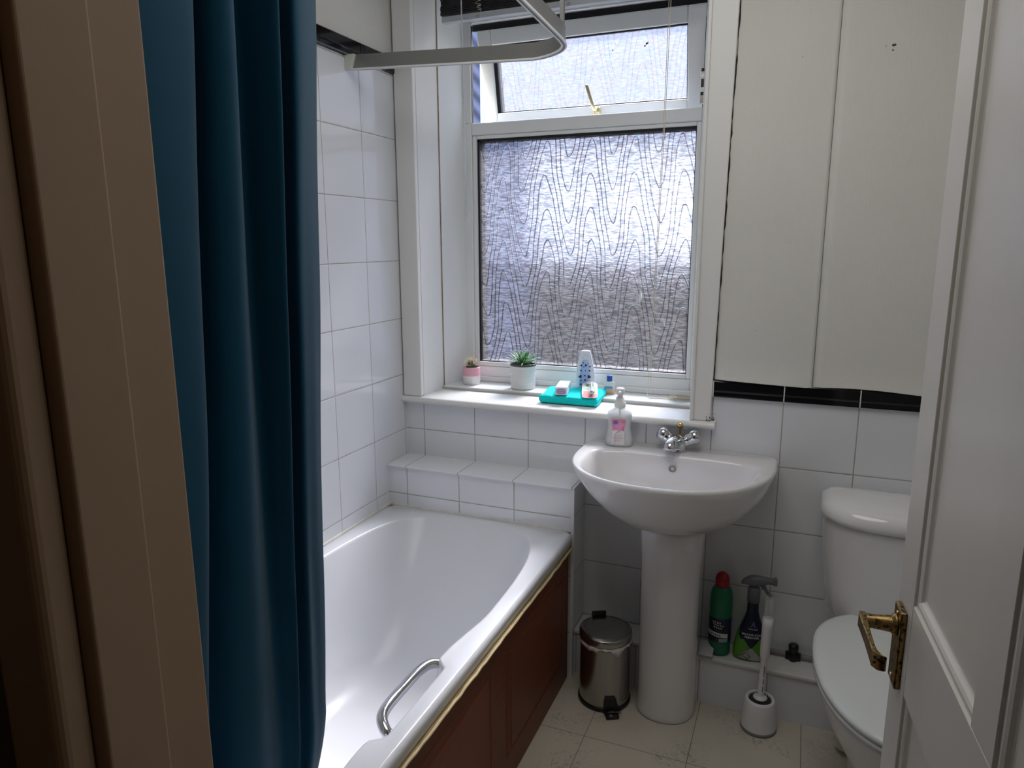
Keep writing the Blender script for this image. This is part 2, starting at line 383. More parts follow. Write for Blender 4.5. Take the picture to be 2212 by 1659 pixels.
box(bm, .15, .2, -3.5, -1.89, 0, ZC); box(bm, 2.6, 2.65, -3.5, -1.89, 0, ZC); box(bm, .15, 2.65, -3.55, -3.5, 0, ZC)
box(bm, 2.05, 2.65, -1.92, -1.885, 0, ZC)
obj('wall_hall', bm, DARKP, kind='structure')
# black glazed border tiles, profiled
def dado(name, along, a0, a1, zb, step, off):
    prof = [(0, 0), (.010, 0), (.0105, .004), (.0105, .015), (.0120, .018), (.0105, .021), (.0105, .047), (.008, .050), (0, .050)]
    bm = bmesh.new(); x = off
    while x < a1:
        s, e_ = max(x, a0) + .001, min(x + step, a1) - .001
        if e_ - s > .004:
            r = []
            for t in (s, e_):
                r.append([(d, t, zb + h) if along == 'y' else (t, -d, zb + h) for d, h in prof])
            rings(bm, r)
        x += step
    for f in bm.faces: f.smooth = False
    return obj(name, bm, BLACK, kind='structure')
dado('trim_1', 'y', YF, -.022, 1.992, .206, -2.0719 )
dado('trim_2', 'x', 1.083, XR, .974, .203, 1.0882 - .203)
# white grout in the border joints
bm = bmesh.new()
for k in range(5): box(bm, 1.0882 + k * .203 - .0016, 1.0882 + k * .203 + .0016, -.0115, 0, .975, 1.024)
box(bm, 1.083, XR, -.004, 0, .9715, .9745)
obj('trim_3', bm, SILI, kind='structure')
# wallpaper drops with curling lower edges
def drop(x0, x1, zb, curl, sag):
    bm = bmesh.new(); g = []; nx, nz = 28, 40
    for j in range(nz + 1):
        t = j / nz; row = []
        for i in range(nx + 1):
            u = i / nx; x = x0 + (x1 - x0) * u
            zbot = zb + sag(u); z = zbot + (ZC - zbot) * (t ** 1.8)
            h = max(0, 1 - (z - zbot) / .07)
            y = -.003 - curl * h * h * (1 - .75 * (2 * u - 1) ** 4) - .003 * math.exp(-((1 - u) * 40) ** 2) * math.exp(-max(0, z - zb) * 2)
            row.append(bm.verts.new((x, y, z)))
        g.append(row)
    for j in range(nz):
        for i in range(nx): bm.faces.new((g[j][i], g[j][i + 1], g[j + 1][i + 1], g[j + 1][i])).smooth = True
    o = obj('wall_paper', bm, PAPER, kind='structure'); s = o.modifiers.new('s', 'SOLIDIFY'); s.thickness = .0012; return o
drop(1.090, 1.3645, 1.024, .012, lambda u: -.004 * u + .004 * (1 - u))
drop(1.366, XR - .002, 1.022, .009, lambda u: .005 * math.sin(u * 9))
bm = bmesh.new()
for x, z, r in ((1.493, 1.938, .0035), (1.497, 1.9385, .003), (1.493, 1.926, .0022), (1.476, 1.938, .0012), (1.275, 1.93, .001), (1.20, 1.18, .001)):
    lathe(bm, [(r, 0), (r * .8, .0015), (0.0002, .0016)], (x, -.004, z), 8, axis='y')
obj('wall_nail_holes', bm, M('rusty_hole', (.12, .05, .02), .8), kind='structure')
# crack of old filler between trim and paper
bm = bmesh.new(); random.seed(3); pts = []; z = 1.02
while z < 2.3: pts.append((1.0875 + .0205 * (z - 1.02) / 1.2 + random.uniform(-.0012, .0012), -.0055, z)); z += .018
tube(bm, pts, [random.choice((.0006, .001, .0018, .0024)) for _ in pts], 5)
obj('wall_crack', bm, M('crack_dark', (.03, .025, .02), .9), kind='structure')  # plain dark colour for the crack line

# ------------------------------------------------------------------ window
obj('trim_4', B(.004, .076, -.022, .0, .897, 2.36), WPAINT, kind='structure'); mod_bev(bpy.data.objects['trim_4'], .004, 3)
bm = bmesh.new(); extrude_poly(bm, [(1.022, -.014, .897), (1.084, -.014, .897), (1.109, -.014, 2.36), (1.022, -.014, 2.36)], (0, .014, 0)); box(bm, 1.022, 1.033, -.020, -.012, .897, 2.36)
t5 = obj('trim_5', bm, WPAINT, kind='structure'); mod_bev(t5, .003, 3)
bm = bmesh.new(); random.seed(8)
for _ in range(26):
    x_ = random.uniform(1.070, 1.094); z_ = .897 + random.expovariate(90); r_ = random.uniform(.0006, .0019)
    lathe(bm, [(r_, 0), (r_ * .6, .0006), (.0001, .0007)], (x_, -.0145 if x_ < 1.084 else -.002, z_), 7, axis='y')
o = obj('trim_24', bm, M('black_mould', (.05, .035, .03), .9), kind='structure')
# lining boards (reveals), left in two steps, right, top
bm = bmesh.new()
extrude_poly(bm, [(.060, 0, .869), (.0762, 0, .869), (.081, .145, .869), (.060, .145, .869)], (0, 0, 1.44))
obj('trim_6', bm, WPAINT, kind='structure')
bm = bmesh.new()
extrude_poly(bm, [(.060, .147, .869), (.0835, .147, .869), (.118, .27, .869), (.060, .27, .869)], (0, 0, 1.46))
obj('trim_7', bm, UPVC, kind='structure')
obj('trim_8', B(.0805, .0840, .1435, .1475, .905, 2.3), M('rusty_joint', (.33, .25, .17), .8, var=.5, vs=40), kind='structure')
obj('trim_9', B(1.03, 1.06, .001, .27, .869, 2.31), WPAINT, kind='structure')
obj('trim_10', B(.06, 1.06, 0, .27, 2.28, 2.31), WPAINT, kind='structure')
# sill: lower painted board with nosing, upper step
bm = bmesh.new()
rings(bm, [[(x, y, z) for y, z in ((.145, .872), (-.022, .872), (-.030, .876), (-.033, .884), (-.030, .892), (-.022, .896), (.145, .896))] for x in (-.0, 1.100)])
for v in bm.verts:
    if v.co.x > 1 and v.co.y < 0: v.co.x -= .0
o = obj('trim_11', bm, WPAINT, kind='structure', auto=50)
o = obj('trim_12', B(.083, 1.03, .137, .272, .88, .909), UPVC, kind='structure'); mod_bev(o, .003)
obj('trim_13', B(.083, 1.03, .1325, .1368, .896, .903), M('sill_joint', (.5, .49, .48), .7), kind='structure')

win = empty('window_1', (.55, .27, .91), kind='structure'); WO = Vector((-.55, -.27, -.91))
def wbox(bm, *a, **k):
    a = (a[0] - .55, a[1] - .55, a[2] - .27, a[3] - .27, a[4] - .91, a[5] - .91); return box(bm, *a, **k)
# outer frame: stiles, head, bottom rail with two steps, transom
FX0, FX1, GX0, GX1 = .100, 1.030, .168, .962
bm = bmesh.new()
wbox(bm, FX0, .152, .27, .335, .909, 1.868); wbox(bm, FX0, .152, .27, .286, 1.868, 2.27); wbox(bm, .978, FX1, .27, .385, .909, 2.27)
wbox(bm, .152, .978, .27, .335, 2.205, 2.27); wbox(bm, .152, .978, .27, .335, .909, .968); wbox(bm, .152, .978, .270, .335, 1.825, 1.868)
wbox(bm, FX0, FX1, .262, .27, .909, .930)
fr = obj('window_frame', bm, UPVC, win, auto=30); mod_bev(fr, .004, 2)
bm = bmesh.new()   # glazing beads round the lower pane
wbox(bm, .152, GX0, .276, .335, .968, 1.825); wbox(bm, GX1, .978, .276, .335, .968, 1.825)
wbox(bm, GX0, GX1, .276, .335, .968, .985); wbox(bm, GX0, GX1, .276, .335, 1.812, 1.825)
o = obj('glazing_bead', bm, UPVC, win); mod_bev(o, .003)
bm = bmesh.new()
wbox(bm, GX0, GX0 + .008, .286, .332, .985, 1.812); wbox(bm, GX0, GX1, .286, .332, 1.803, 1.812); wbox(bm, GX1 - .003, GX1, .286, .332, .985, 1.812); wbox(bm, GX0, GX1, .286, .332, .985, .988)
obj('gasket', bm, GASK, win)
def pane(name, x0, x1, z0, z1, y, mat, par, off):
    bm = bmesh.new(); v = [bm.verts.new((x - off[0], y - off[1], z - off[2])) for x, z in ((x0, z0), (x1, z0), (x1, z1), (x0, z1))]; bm.faces.new(v)
    return obj(name, bm, mat, par)
pane('obscured_pane', GX0, GX1, .985, 1.812, .300, GLASS, win, (.55, .27, .91))
bm = bmesh.new()
wbox(bm, .152, .978, .288, .30, 2.185, 2.205); wbox(bm, .152, .1535, .274, .286, 1.868, 2.2); wbox(bm, .974, .978, .290, .31, 1.868, 2.2)
obj('rebate_seal_shade', bm, GASK, win)  # black seal strips, also standing in for the shade inside the rebate
# top hung sash, pushed open at the bottom
SX0, SX1, SZ0, SZ1 = .172, .9765, 1.872, 2.186
sash = empty('sash', (0, .03, SZ1 - .91)); sash.parent = win; sash.rotation_euler = (math.radians(12.5), 0, 0)
def sbox(bm, x0, x1, y0, y1, z0, z1): box(bm, x0 - .55, x1 - .55, y0, y1, z0 - SZ1, z1 - SZ1)
bm = bmesh.new(); sw = .052
sbox(bm, SX0, SX0 + sw, -.02, .035, SZ0, SZ1); sbox(bm, SX1 - sw - .008, SX1, -.02, .035, SZ0, SZ1)
sbox(bm, SX0 + sw, SX1 - sw - .008, -.02, .035, SZ0, SZ0 + .034); sbox(bm, SX0 + sw, SX1 - sw - .008, -.02, .035, SZ1 - sw, SZ1)
o = obj('sash_frame', bm, UPVC, sash, auto=30); mod_bev(o, .004)
bm = bmesh.new()
gx0, gx1, gz0, gz1 = SX0 + sw, SX1 - sw - .008, SZ0 + .034, SZ1 - sw
sbox(bm, gx0, gx0 + .014, -.010, .03, gz0, gz1); sbox(bm, gx1 - .003, gx1, -.01, .03, gz0, gz1); sbox(bm, gx0, gx1, -.01, .03, gz1 - .005, gz1); sbox(bm, gx0, gx1, -.01, .03, gz0, gz0 + .003)
obj('sash_gasket', bm, GASK, sash)
pane('sash_pane', gx0 - .55, gx1 - .55, gz0 - SZ1, gz1 - SZ1, .005, GLASS2, sash, (0, 0, 0))
bm = bmesh.new()
for x_, z_, a_, b_s in ((.779, -.098, .0060, .0022), (.772, -.105, .0035, .0020), (.662, -.108, .0035, .0012)):
    rings(bm, [[(x_ - .55 + a_ * q * math.cos(t) * .8 - b_s * q * math.sin(t), y_, z_ + a_ * q * math.cos(t) * .6 + b_s * q * math.sin(t)) for t in [2 * PI * k / 8 for k in range(8)]] for q, y_ in ((1, .004), (.6, .0025))])
obj('dead_insect', bm, GASK, sash)
# brass casement handle
h = empty('sash_handle', (.605 - .55, -.022, SZ0 + .017 - SZ1)); h.parent = sash
bm = bmesh.new(); box(bm, -.010, .014, -.012, 0, -.012, .012); lathe(bm, [(.009, 0), (.009, .006), (.006, .009)], (-.002, -.012, -.001), 16, axis='y')
rs = []
for t in range(9):
    u = t / 8; c = Vector((-.002 - .022 * u, -.020 - .012 * math.sin(u * 1.6), .088 * u)); w = .0055
    rs.append([(c.x - w, c.y - .003, c.z), (c.x + w, c.y - .003, c.z), (c.x + w, c.y + .003, c.z), (c.x - w, c.y + .003, c.z)])
rings(bm, rs)
o = obj('handle_lever', bm, M('worn_gold_handle', (.70, .60, .36), .28, .9, var=.2), h); mod_bev(o, .0012)
# friction stay plates on the right jamb
hin = empty('stay_keep', (.974 - .55, -.001, 1.930 - .91)); hin.parent = win
bm = bmesh.new(); box(bm, -.006, .010, -.008, 0, -.055, .055); o = obj('keep_plate', bm, UPVC, hin); mod_bev(o, .002)
for z, hh, mat in ((.048, .005, GASK), (.030, .005, STEEL), (.008, .012, BPLA), (-.024, .005, GASK), (-.042, .010, STEEL)):
    obj('keep_screw', B(-.003, .006, -.0095, -.007, z - hh, z + hh), mat, hin)
# scratches in the glass, the light they let through painted white
bm = bmesh.new()
for x, z, l, w in ((.50, 1.46, .05, .003), (.79, 1.25, .05, .007), (.88, 1.16, .03, .004)):
    pts = smoothpath([(x - .55 + random.uniform(-.004, .004), .0285, z - .91 + l * (k / 4 - .5)) for k in range(5)], 3)
    tube(bm, pts, [w * .5 * (.3 + math.sin(PI * i / (len(pts) - 1))) for i in range(len(pts))], 6)
obj('glass_scratch', bm, M('scratch_lit_white', (.9, .9, .88), .6), win)

# ------------------------------------------------------------------ tiled ledge at the bath end and low pipe boxing
LX = .686
bm = bmesh.new()
v = box(bm, 0, LX, -.1385, 0, 0, .664)
for f in bm.faces:
    n = f.normal if f.normal.length else None
    f.normal_update(); n = f.normal
    f.material_index = 0 if abs(n.y) > .5 else (1 if abs(n.z) > .5 else 2)
obj('trim_14', bm, [T_LEDF, T_LEDT, T_SIDE], kind='structure')
bm = bmesh.new(); rings(bm, [[(x, y, z) for y, z in ((.0, .6635), (-.1385, .6635), (-.1465, .6650), (-.1465, .6685), (-.1415, .6715), (0, .6715))] for x in (0.001, LX + .006)])
obj('trim_15', bm, T_LEDT, kind='structure', auto=40)
obj('trim_16', B(LX - .004, LX + .006, -.1455, -.1365, 0, .664), WPLA, kind='structure')
bm = bmesh.new(); box(bm, LX, XR, -.108, 0, 0, .150); obj('trim_17', bm, T_BOX, kind='structure')
o = obj('trim_18', B(LX, XR, -.115, 0, .150, .162), M('boxing_top', (.74, .74, .72), .25, var=.05), kind='structure'); mod_bev(o, .003)
obj('trim_19', B(0, LX, -.144, -.1385, .520, .5265), SILI, kind='structure')
obj('trim_20', B(0, .008, YF, -.1385, .520, .527), SILI, kind='structure')

# ------------------------------------------------------------------ bathtub
bt = thing('bathtub', 'white acrylic bathtub with a chrome grab bar along its right rim', 'bathtub', (.35, -.95, 0))
bm = bmesh.new(); N = 320; rs = []
PHI = []; _a, _b = .32, .80; _P = 4 * (_a + _b)
for k in range(N):
    d_ = (k + .5) * _P / N
    if d_ < 2 * _b: q_ = (_a, -_b + d_)
    elif d_ < 2 * _b + 2 * _a: q_ = (_a - (d_ - 2 * _b), _b)
    elif d_ < 4 * _b + 2 * _a: q_ = (-_a, _b - (d_ - 2 * _b - 2 * _a))
    else: q_ = (-_a + (d_ - 4 * _b - 2 * _a), -_b)
    PHI.append(math.atan2(q_[1], q_[0]))
def bathring(cx, cy, a, b, z, n):
    # the same directions from the centre for every ring, so the rim quads stay square
    out = []
    for f_ in PHI:
        c, s_ = math.cos(f_), math.sin(f_)
        rr_ = ((abs(c) / a) ** n + (abs(s_) / b) ** n) ** (-1 / n)
        out.append(Vector((cx + rr_ * c - .35, cy + rr_ * s_ + .95, z)))
    return out
yc = (-.140 + YF) / 2 + .001; hb_ = (-.140 - YF) / 2 - .001
rs.append(bathring(.346, yc, .343, hb_, .486, 60)); rs.append(bathring(.346, yc, .344, hb_, .508, 60))
rs.append(bathring(.346, yc, .342, hb_, .518, 50)); rs.append(bathring(.346, yc, .334, hb_ - .006, .522, 40))
yi, hi = -.95, .775
rs.append(bathring(.345, yi, .304, hi + .008, .5215, 4.2)); rs.append(bathring(.345, yi, .298, hi + .002, .520, 4.2))
rs.append(bathring(.345, yi, .294, hi - .003, .512, 4.2)); rs.append(bathring(.345, yi - .012, .283, hi - .035, .46, 4))
rs.append(bathring(.345, yi - .03, .268, hi - .085, .38, 3.8)); rs.append(bathring(.345, yi - .05, .255, hi - .15, .28, 3.6))
rs.append(bathring(.345, yi - .07, .238, hi - .22, .19, 3.4)); rs.append(bathring(.345, yi - .09, .205, hi - .29, .145, 3.2))
rs.append(bathring(.345, yi - .1, .14, hi - .37, .130, 3)); rs.append(bathring(.345, yi - .1, .05, .2, .127, 2.5))
# shallow notch where the grab bar sits and slight waist in the right rim
def sst(a_, b_, v): t_ = min(1, max(0, (v - a_) / (b_ - a_))); return t_ * t_ * (3 - 2 * t_)
for i in range(4, 10):
    for p in rs[i]:
        if p.x > .15:
            y = -(p.y - .95)
            up_ = sst(.70, .91, y) * .022 * (1 - sst(1.25, 1.45, y)); notch = (sst(.930, .962, y) - sst(1.195, 1.225, y)) * .028
            p.x -= (up_ - notch) * (1, 1, 1, .8, .45, .2)[i - 4]
rings(bm, rs, False, True)
tub = obj('tub_shell', bm, ACR, bt, smooth=True)
tub.modifiers.new('s', 'SOLIDIFY').thickness = .004; tub.modifiers['s'].offset = -1
gb = empty('grab_bar', (.628 - .35, -1.045 + .95, .505)); gb.parent = bt
bm = bmesh.new()
pts = smoothpath([(.010, .118, -.012), (-.008, .114, .0), (-.024, .098, .006), (-.032, .06, .008), (-.033, 0, .008), (-.032, -.06, .008), (-.026, -.095, .005), (-.008, -.114, -.004), (.008, -.118, -.016)], 8)
tube(bm, pts, .0118, 16); obj('bar', bm, CHROME, gb, smooth=True)
for s in (-1, 1):
    bm = bmesh.new(); lathe(bm, [(.0002, -.004), (.018, -.004), (.017, .002), (.011, .004)], (0, 0, 0), 20, axis='x')
    o = obj('bar_rose', bm, CHROME, gb, smooth=True); o.location = (.006, s * .121, -.015); o.rotation_euler = (0, math.radians(-150), 0)

# wooden side panel, routed rectangles
bp = thing('bath_side_panel', 'dark mahogany panelled side of the bath, grooved rectangles facing the floor', 'panel', (.664, -.965, 0))
bm = bmesh.new(); X0, X1 = 0, .012
y0, y1 = YF + .965 + .003, -.148 + .965
cells = [(-.674 + .965, -.205 + .965, .085, .412), (-1.28 + .965, -.770 + .965, .085, .412), (-1.76 + .965, -1.37 + .965, .085, .412)]
box(bm, X0, X1, y0, y1, 0.004, .478)
o = obj('board', bm, WOOD, bp)
def groove(y0, y1, z0, z1):
    bm = bmesh.new(); g = .0045
    prof = [(0.0, .0), (.004, .0022), (.0075, .0), ]
    corners = [(y0, z0), (y1, z0), (y1, z1), (y0, z1)]
    for dd, hh in ((0, 1),):
        r_out = [(X1, y, z) for y, z in corners]
        ins = lambda d, x: [(x, y0 + d, z0 + d), (x, y1 - d, z0 + d), (x, y1 - d, z1 - d), (x, y0 + d, z1 - d)]
        rings(bm, [ins(0, X1), ins(.004, X1 + .003), ins(.009, X1 + .003), ins(.012, X1 + .0012), ins(.02, X1 + .0012), ins(.026, X1 + .0045)], False, True)
    for f in bm.faces: f.smooth = False
    return obj('raised_field', bm, WOOD, bp)
for c in cells: groove(*c)
bm = bmesh.new(); pts = []
n = 60
for k in range(n + 1):
    y = y0 + (y1 - y0) * k / n; pts.append((.0262 + random.uniform(-.001, .001), y, .472 + random.uniform(-.0018, .0018)))
tube(bm, pts, .0042, 6); box(bm, .0125, .022, y0, y1, .462, .477); obj('edging_strip', bm, STRIP, bp, smooth=True)

# ------------------------------------------------------------------ washbasin
wb = thing('washbasin', 'white ceramic washbasin on a full pedestal under the window sill', 'washbasin', (.995, 0, 0))
N = 72
def dring(xl, xr, yb, yf, z, nf=2.25, nb=9, skew=0):
    """D outline: flat back, rounded front"""
    cx = (xl + xr) / 2; a = (xr - xl) / 2; ym = yb - (yb - yf) * .28; out = []
    for k in range(N):
        t = 2 * PI * k / N; c, s = math.cos(t), math.sin(t)
        if s >= 0: n, b = nb, yb - ym
        else: n, b = nf, ym - yf
        x = a * math.copysign(abs(c) ** (2 / n), c); y = b * math.copysign(abs(s) ** (2 / n), s)
        out.append(Vector((cx + x + (skew * max(0, -s)) - .995, ym + y, z)))
    return out
bm = bmesh.new(); rs = []
rs.append(dring(.925, 1.085, -.02, -.235, .585, 2, 4)); rs.append(dring(.915, 1.10, -.01, -.25, .608, 2, 4)); rs.append(dring(.86, 1.155, -.005, -.30, .628, 2.1, 5, -.005))
rs.append(dring(.815, 1.20, -.003, -.345, .648, 2.15, 6, -.01)); rs.append(dring(.775, 1.232, -.003, -.378, .682, 2.15, 7, -.012)); rs.append(dring(.738, 1.262, -.003, -.402, .724, 2.2, 8, -.015)); rs.append(dring(.722, 1.274, -.003, -.413, .750, 2.2, 8, -.016))
rs.append(dring(.712, 1.280, -.003, -.420, .772, 2.25, 9, -.017)); rs.append(dring(.703, 1.288, -.003, -.431, .793, 2.25, 10, -.018))
rs.append(dring(.704, 1.287, -.003, -.430, .801, 2.25, 10, -.018)); rs.append(dring(.710, 1.281, -.008, -.425, .8045, 2.25, 9, -.018))
rs.append(dring(.738, 1.255, -.100, -.417, .8035, 2.3, 4.5, -.018)); rs.append(dring(.743, 1.250, -.105, -.413, .802, 2.3, 4.4, -.018)); rs.append(dring(.748, 1.245, -.109, -.409, .796, 2.3, 4.2, -.018))
rs.append(dring(.757, 1.236, -.113, -.400, .780, 2.3, 4, -.017)); rs.append(dring(.775, 1.218, -.120, -.384, .735, 2.3, 3.6, -.015))
rs.append(dring(.81, 1.185, -.133, -.355, .690, 2.2, 3, -.01)); rs.append(dring(.90, 1.10, -.165, -.30, .662, 2, 2.4)); rs.append(dring(.96, 1.03, -.20, -.25, .654, 2, 2))
rings(bm, rs, False, True); o = obj('bowl', bm, CER, wb, smooth=True)
bm = bmesh.new(); rs = []
for z, a, b, cy in ((0, .090, .096, -.165), (.006, .092, .099, -.165), (.02, .0915, .098, -.165), (.08, .090, .094, -.165), (.30, .090, .092, -.163), (.50, .092, .096, -.16), (.60, .098, .104, -.158), (.612, .096, .1, -.158)):
    rs.append([p - Vector((.995, 0, 0)) for p in sup(1.009, cy, a * .975, b, z, 2.3, 48)])
rings(bm, rs); obj('pedestal', bm, CER, wb, smooth=True)
bm = bmesh.new(); lathe(bm, [(.0075, 0), (.0105, .0), (.0110, .002), (.0080, .003), (.0065, -.004), (.0001, -.006)], (0, 0, 0), 20, axis='y', cap0=False)
o = obj('overflow_ring', bm, M('overflow_metal', (.36, .31, .27), .35, .8), wb, smooth=True); o.location = (-.003, -.1185, .765); o.rotation_euler = (math.radians(8), 0, 0)
text('brand_lettering', 'Bellavista', .0075, M('basin_logo', (.35, .42, .55), .4), wb, lambda x, y: Vector((x - .003, -.1205 - .0 * y, .7865 + y * .6)))
# mixer tap
tp = empty('mixer_tap', (.001, -.052, .8045)); tp.parent = wb
bm = bmesh.new()
lathe(bm, [(.026, 0), (.0265, .004), (.024, .008), (.026, .014), (.030, .024), (.029, .036), (.022, .046), (.010, .051), (.0003, .052)], (0, 0, 0), 32)
pts = smoothpath([(-.002, -.008, .030), (-.006, -.035, .036), (-.010, -.062, .036), (-.012, -.080, .030), (-.0125, -.086, .020)], 6)
tube(bm, pts, [.020] * (len(pts) - 6) + [.0195, .019, .0185, .018, .0165, .014], 20); obj('tap_body', bm, CHROME, tp, smooth=True)
for s in (-1, 1):
    d = Vector((s * .86, 0.10, .50)).normalized(); c0 = Vector((s * .014, 0, .027))
    bm = bmesh.new()
    prof = [(0, .013), (.006, .0155), (.016, .0165), (.0185, .0175), (.0195, .0160), (.0215, .0180), (.0235, .0165), (.0255, .0185), (.0275, .0170), (.030, .0195), (.040, .0202), (.048, .0190), (.054, .0150), (.058, .0075), (.0585, .0004)]
    a = d.cross(Vector((0, 0, 1))).normalized(); b_ = d.cross(a)
    rings(bm, [[c0 + d * h_ + (a * math.cos(2 * PI * k / 24) + b_ * math.sin(2 * PI * k / 24)) * r_ * 1.12 for k in range(24)] for h_, r_ in prof])
    o = obj('tap_handle', bm, CHROME, tp, smooth=True)
bm = bmesh.new(); lathe(bm, [(.0035, 0), (.0035, .062), (.006, .064), (.008, .068), (.0125, .074), (.0135, .078), (.011, .083), (.004, .086), (.0003, .0862)], (0, .028, 0), 20)
obj('pop_up_knob', bm, GOLD, tp, smooth=True)

# ------------------------------------------------------------------ soap dispenser
sp = thing('soap_dispenser', 'clear pump bottle of milky hand soap with pink flower label on the basin', 'soap dispenser', (.812, -.060, .8045), math.radians(8))
def soapsec(z):
    tb = [(0, .038, .021), (.006, .042, .024), (.02, .043, .025), (.04, .0385, .023), (.06, .0345, .022), (.08, .0365, .022), (.097, .040, .022), (.108, .037, .021), (.116, .028, .018), (.121, .016, .014), (.125, .0135, .0135)]
    for i in range(len(tb) - 1):
        if tb[i][0] <= z <= tb[i + 1][0]:
            t = (z - tb[i][0]) / (tb[i + 1][0] - tb[i][0]); return tuple(tb[i][j] * (1 - t) + tb[i + 1][j] * t for j in (1, 2))
    return tb[-1][1:]
bm = bmesh.new(); zs = [0, .003, .006, .013, .02, .03, .04, .05, .06, .07, .08, .09, .097, .103, .108, .112, .116, .1185, .121, .128]
rings(bm, [sup(0, 0, *soapsec(min(z, .125)), z, 2.6, 40) for z in zs]); obj('bottle', bm, clear_mat('clear_bottle_wall', (.86, .88, .92), .45), sp, smooth=True)
bm = bmesh.new(); zs = [.002, .006, .013, .02, .03, .04, .05, .06, .07, .08, .09, .098]
rings(bm, [sup(0, 0, soapsec(z)[0] - .0025, soapsec(z)[1] - .0025, z, 2.6, 40) for z in zs]); obj('liquid_soap', bm, MILK, sp, smooth=True)
bm = bmesh.new(); lathe(bm, [(.0170, .124), (.0178, .126), (.0178, .140), (.0135, .142), (.0130, .156), (.0085, .157), (.0085, .164), (.0125, .166), (.0140, .174), (.0140, .182), (.011, .186), (.0002, .1865)], n=28)
tube(bm, [(0, 0, .173), (0, -.016, .174), (0, -.027, .171)], [.006, .0055, .0045], 12); obj('pump', bm, M('white_translucent_pump', (.86, .88, .89), .3, var=.02), sp, smooth=True)
bm = bmesh.new(); tube(bm, [(0, 0, .124), (0, 0, .10), (.002, 0, .01)], .003, 8); obj('dip_tube', bm, M('pump_stem', (.88, .88, .9), .4), sp, smooth=True)
def onsoap(off):
    def f(x, y):
        a, b = soapsec(max(0, min(.12, y))); t = min(.98, abs(x) / a)
        return Vector((x, -b * (1 - t ** 2.6) ** (1 / 2.6) - off, y))
    return f
def lab(u, v):
    w = .0175 + .0095 * (v ** 3) + .003 * (1 - v) ** 2; y = .008 + .084 * v
    if v > .85: w *= math.sqrt(max(0, 1 - ((v - .85) / .165) ** 2)) * .5 + .5
    return (-.002 + (u - .5) * 2 * w, y)
gridface('label', 0, 0, 0, 0, M('label_cream', (.82, .79, .78), .4), sp, onsoap(.0006), 12, 20, lab)
def lab2(u, v):
    x, y = lab(u, .52 + .46 * v); return (x * .96, y + (.004 * math.sin(u * PI * 1.0) * (1 - v)))
gridface('label_picture', 0, 0, 0, 0, M('label_pink', (.74, .28, .36), .4, var=.3, vs=90), sp, onsoap(.0009), 12, 10, lab2)
for (cx, cy, rx, ry, rot) in ((.001, .062, .005, .014, 0), (-.005, .066, .005, .013, .5), (.008, .066, .005, .013, -.5), (.003, .070, .005, .012, -.15)):
    pts = [(cx + rx * math.cos(t) * math.cos(rot) - ry * math.sin(t) * math.sin(rot), cy + rx * math.cos(t) * math.sin(rot) + ry * math.sin(t) * math.cos(rot)) for t in [2 * PI * k / 14 for k in range(14)]]
    plate('petal', pts, M('petal_pink', (.80, .34, .62), .4, var=.2, vs=200), sp, onsoap(.0013))
plate('round_badge', [(-.011 + .0078 * math.cos(2 * PI * k / 20), .080 + .0070 * math.sin(2 * PI * k / 20)) for k in range(20)], M('badge_blue', (.14, .15, .50), .4), sp, onsoap(.0016))
ink = M('label_ink', (.48, .28, .36), .5)
text('lettering', 'extracts', .0066, ink, sp, lambda x, y: onsoap(.0014)(x - .001, y + .036))
text('lettering', 'MAGNOLIA', .0054, ink, sp, lambda x, y: onsoap(.0014)(x - .001, y + .0285), bold=.0001)
for q_ in range(2):
    for j_ in range(4): plate('fine_print', [(-.010 + j_ * .0045, .0235 - q_ * .003), (-.0065 + j_ * .0045, .0235 - q_ * .003), (-.0065 + j_ * .0045, .0245 - q_ * .003), (-.010 + j_ * .0045, .0245 - q_ * .003)], ink, sp, onsoap(.0014))
bm = bmesh.new(); tube(bm, [onsoap(.0012)(x_, y_) for x_, y_ in ((.004, .050), (-.006, .047), (-.0115, .040), (-.0130, .030), (-.0125, .018), (-.010, .010))], [.0004, .0006, .0007, .0008, .0012, .0005], 6); obj('stem_print', bm, M('stem_mauve', (.55, .30, .62), .5), sp, smooth=True)

# ------------------------------------------------------------------ toilet
tl = thing('toilet', 'white close coupled toilet with its lid down, partly behind the door', 'toilet', (1.605, -.45, 0)); TO = Vector((-1.605, .45, 0))
def tr(ps): return [p + TO for p in ps]
def seatring(s, z, inset=0):
    out = []; N_ = 64
    for k in range(N_):
        t = 2 * PI * k / N_; c, sn = math.cos(t), math.sin(t)
        yb, yf, ym = -.200, -.765, -.43; a = .198
        if sn >= 0: n, b = 3.2, yb - ym
        else: n, b = 2.15, ym - yf
        x = (a * math.copysign(abs(c) ** (2 / n), c)); y = b * math.copysign(abs(sn) ** (2 / n), sn)
        if sn > 0: x *= 1 - .22 * (sn ** 1.5)
        out.append(Vector((1.605 + x * s - math.copysign(inset, x) * 0, ym + y * s, z)))
    return out
bm = bmesh.new()
rings(bm, [tr(r) for r in (seatring(.975, .413), seatring(1.0, .416), seatring(1.0, .424), seatring(.985, .4275))]); obj('seat_ring', bm, SEAT, tl, smooth=True)
bm = bmesh.new()
rings(bm, [tr(r) for r in (seatring(.985, .429), seatring(1.004, .431), seatring(1.006, .438), seatring(.992, .4435), seatring(.95, .446), seatring(.7, .449), seatring(.3, .451))]); obj('seat_lid', bm, SEAT, tl, smooth=True)
bm = bmesh.new(); rs = []
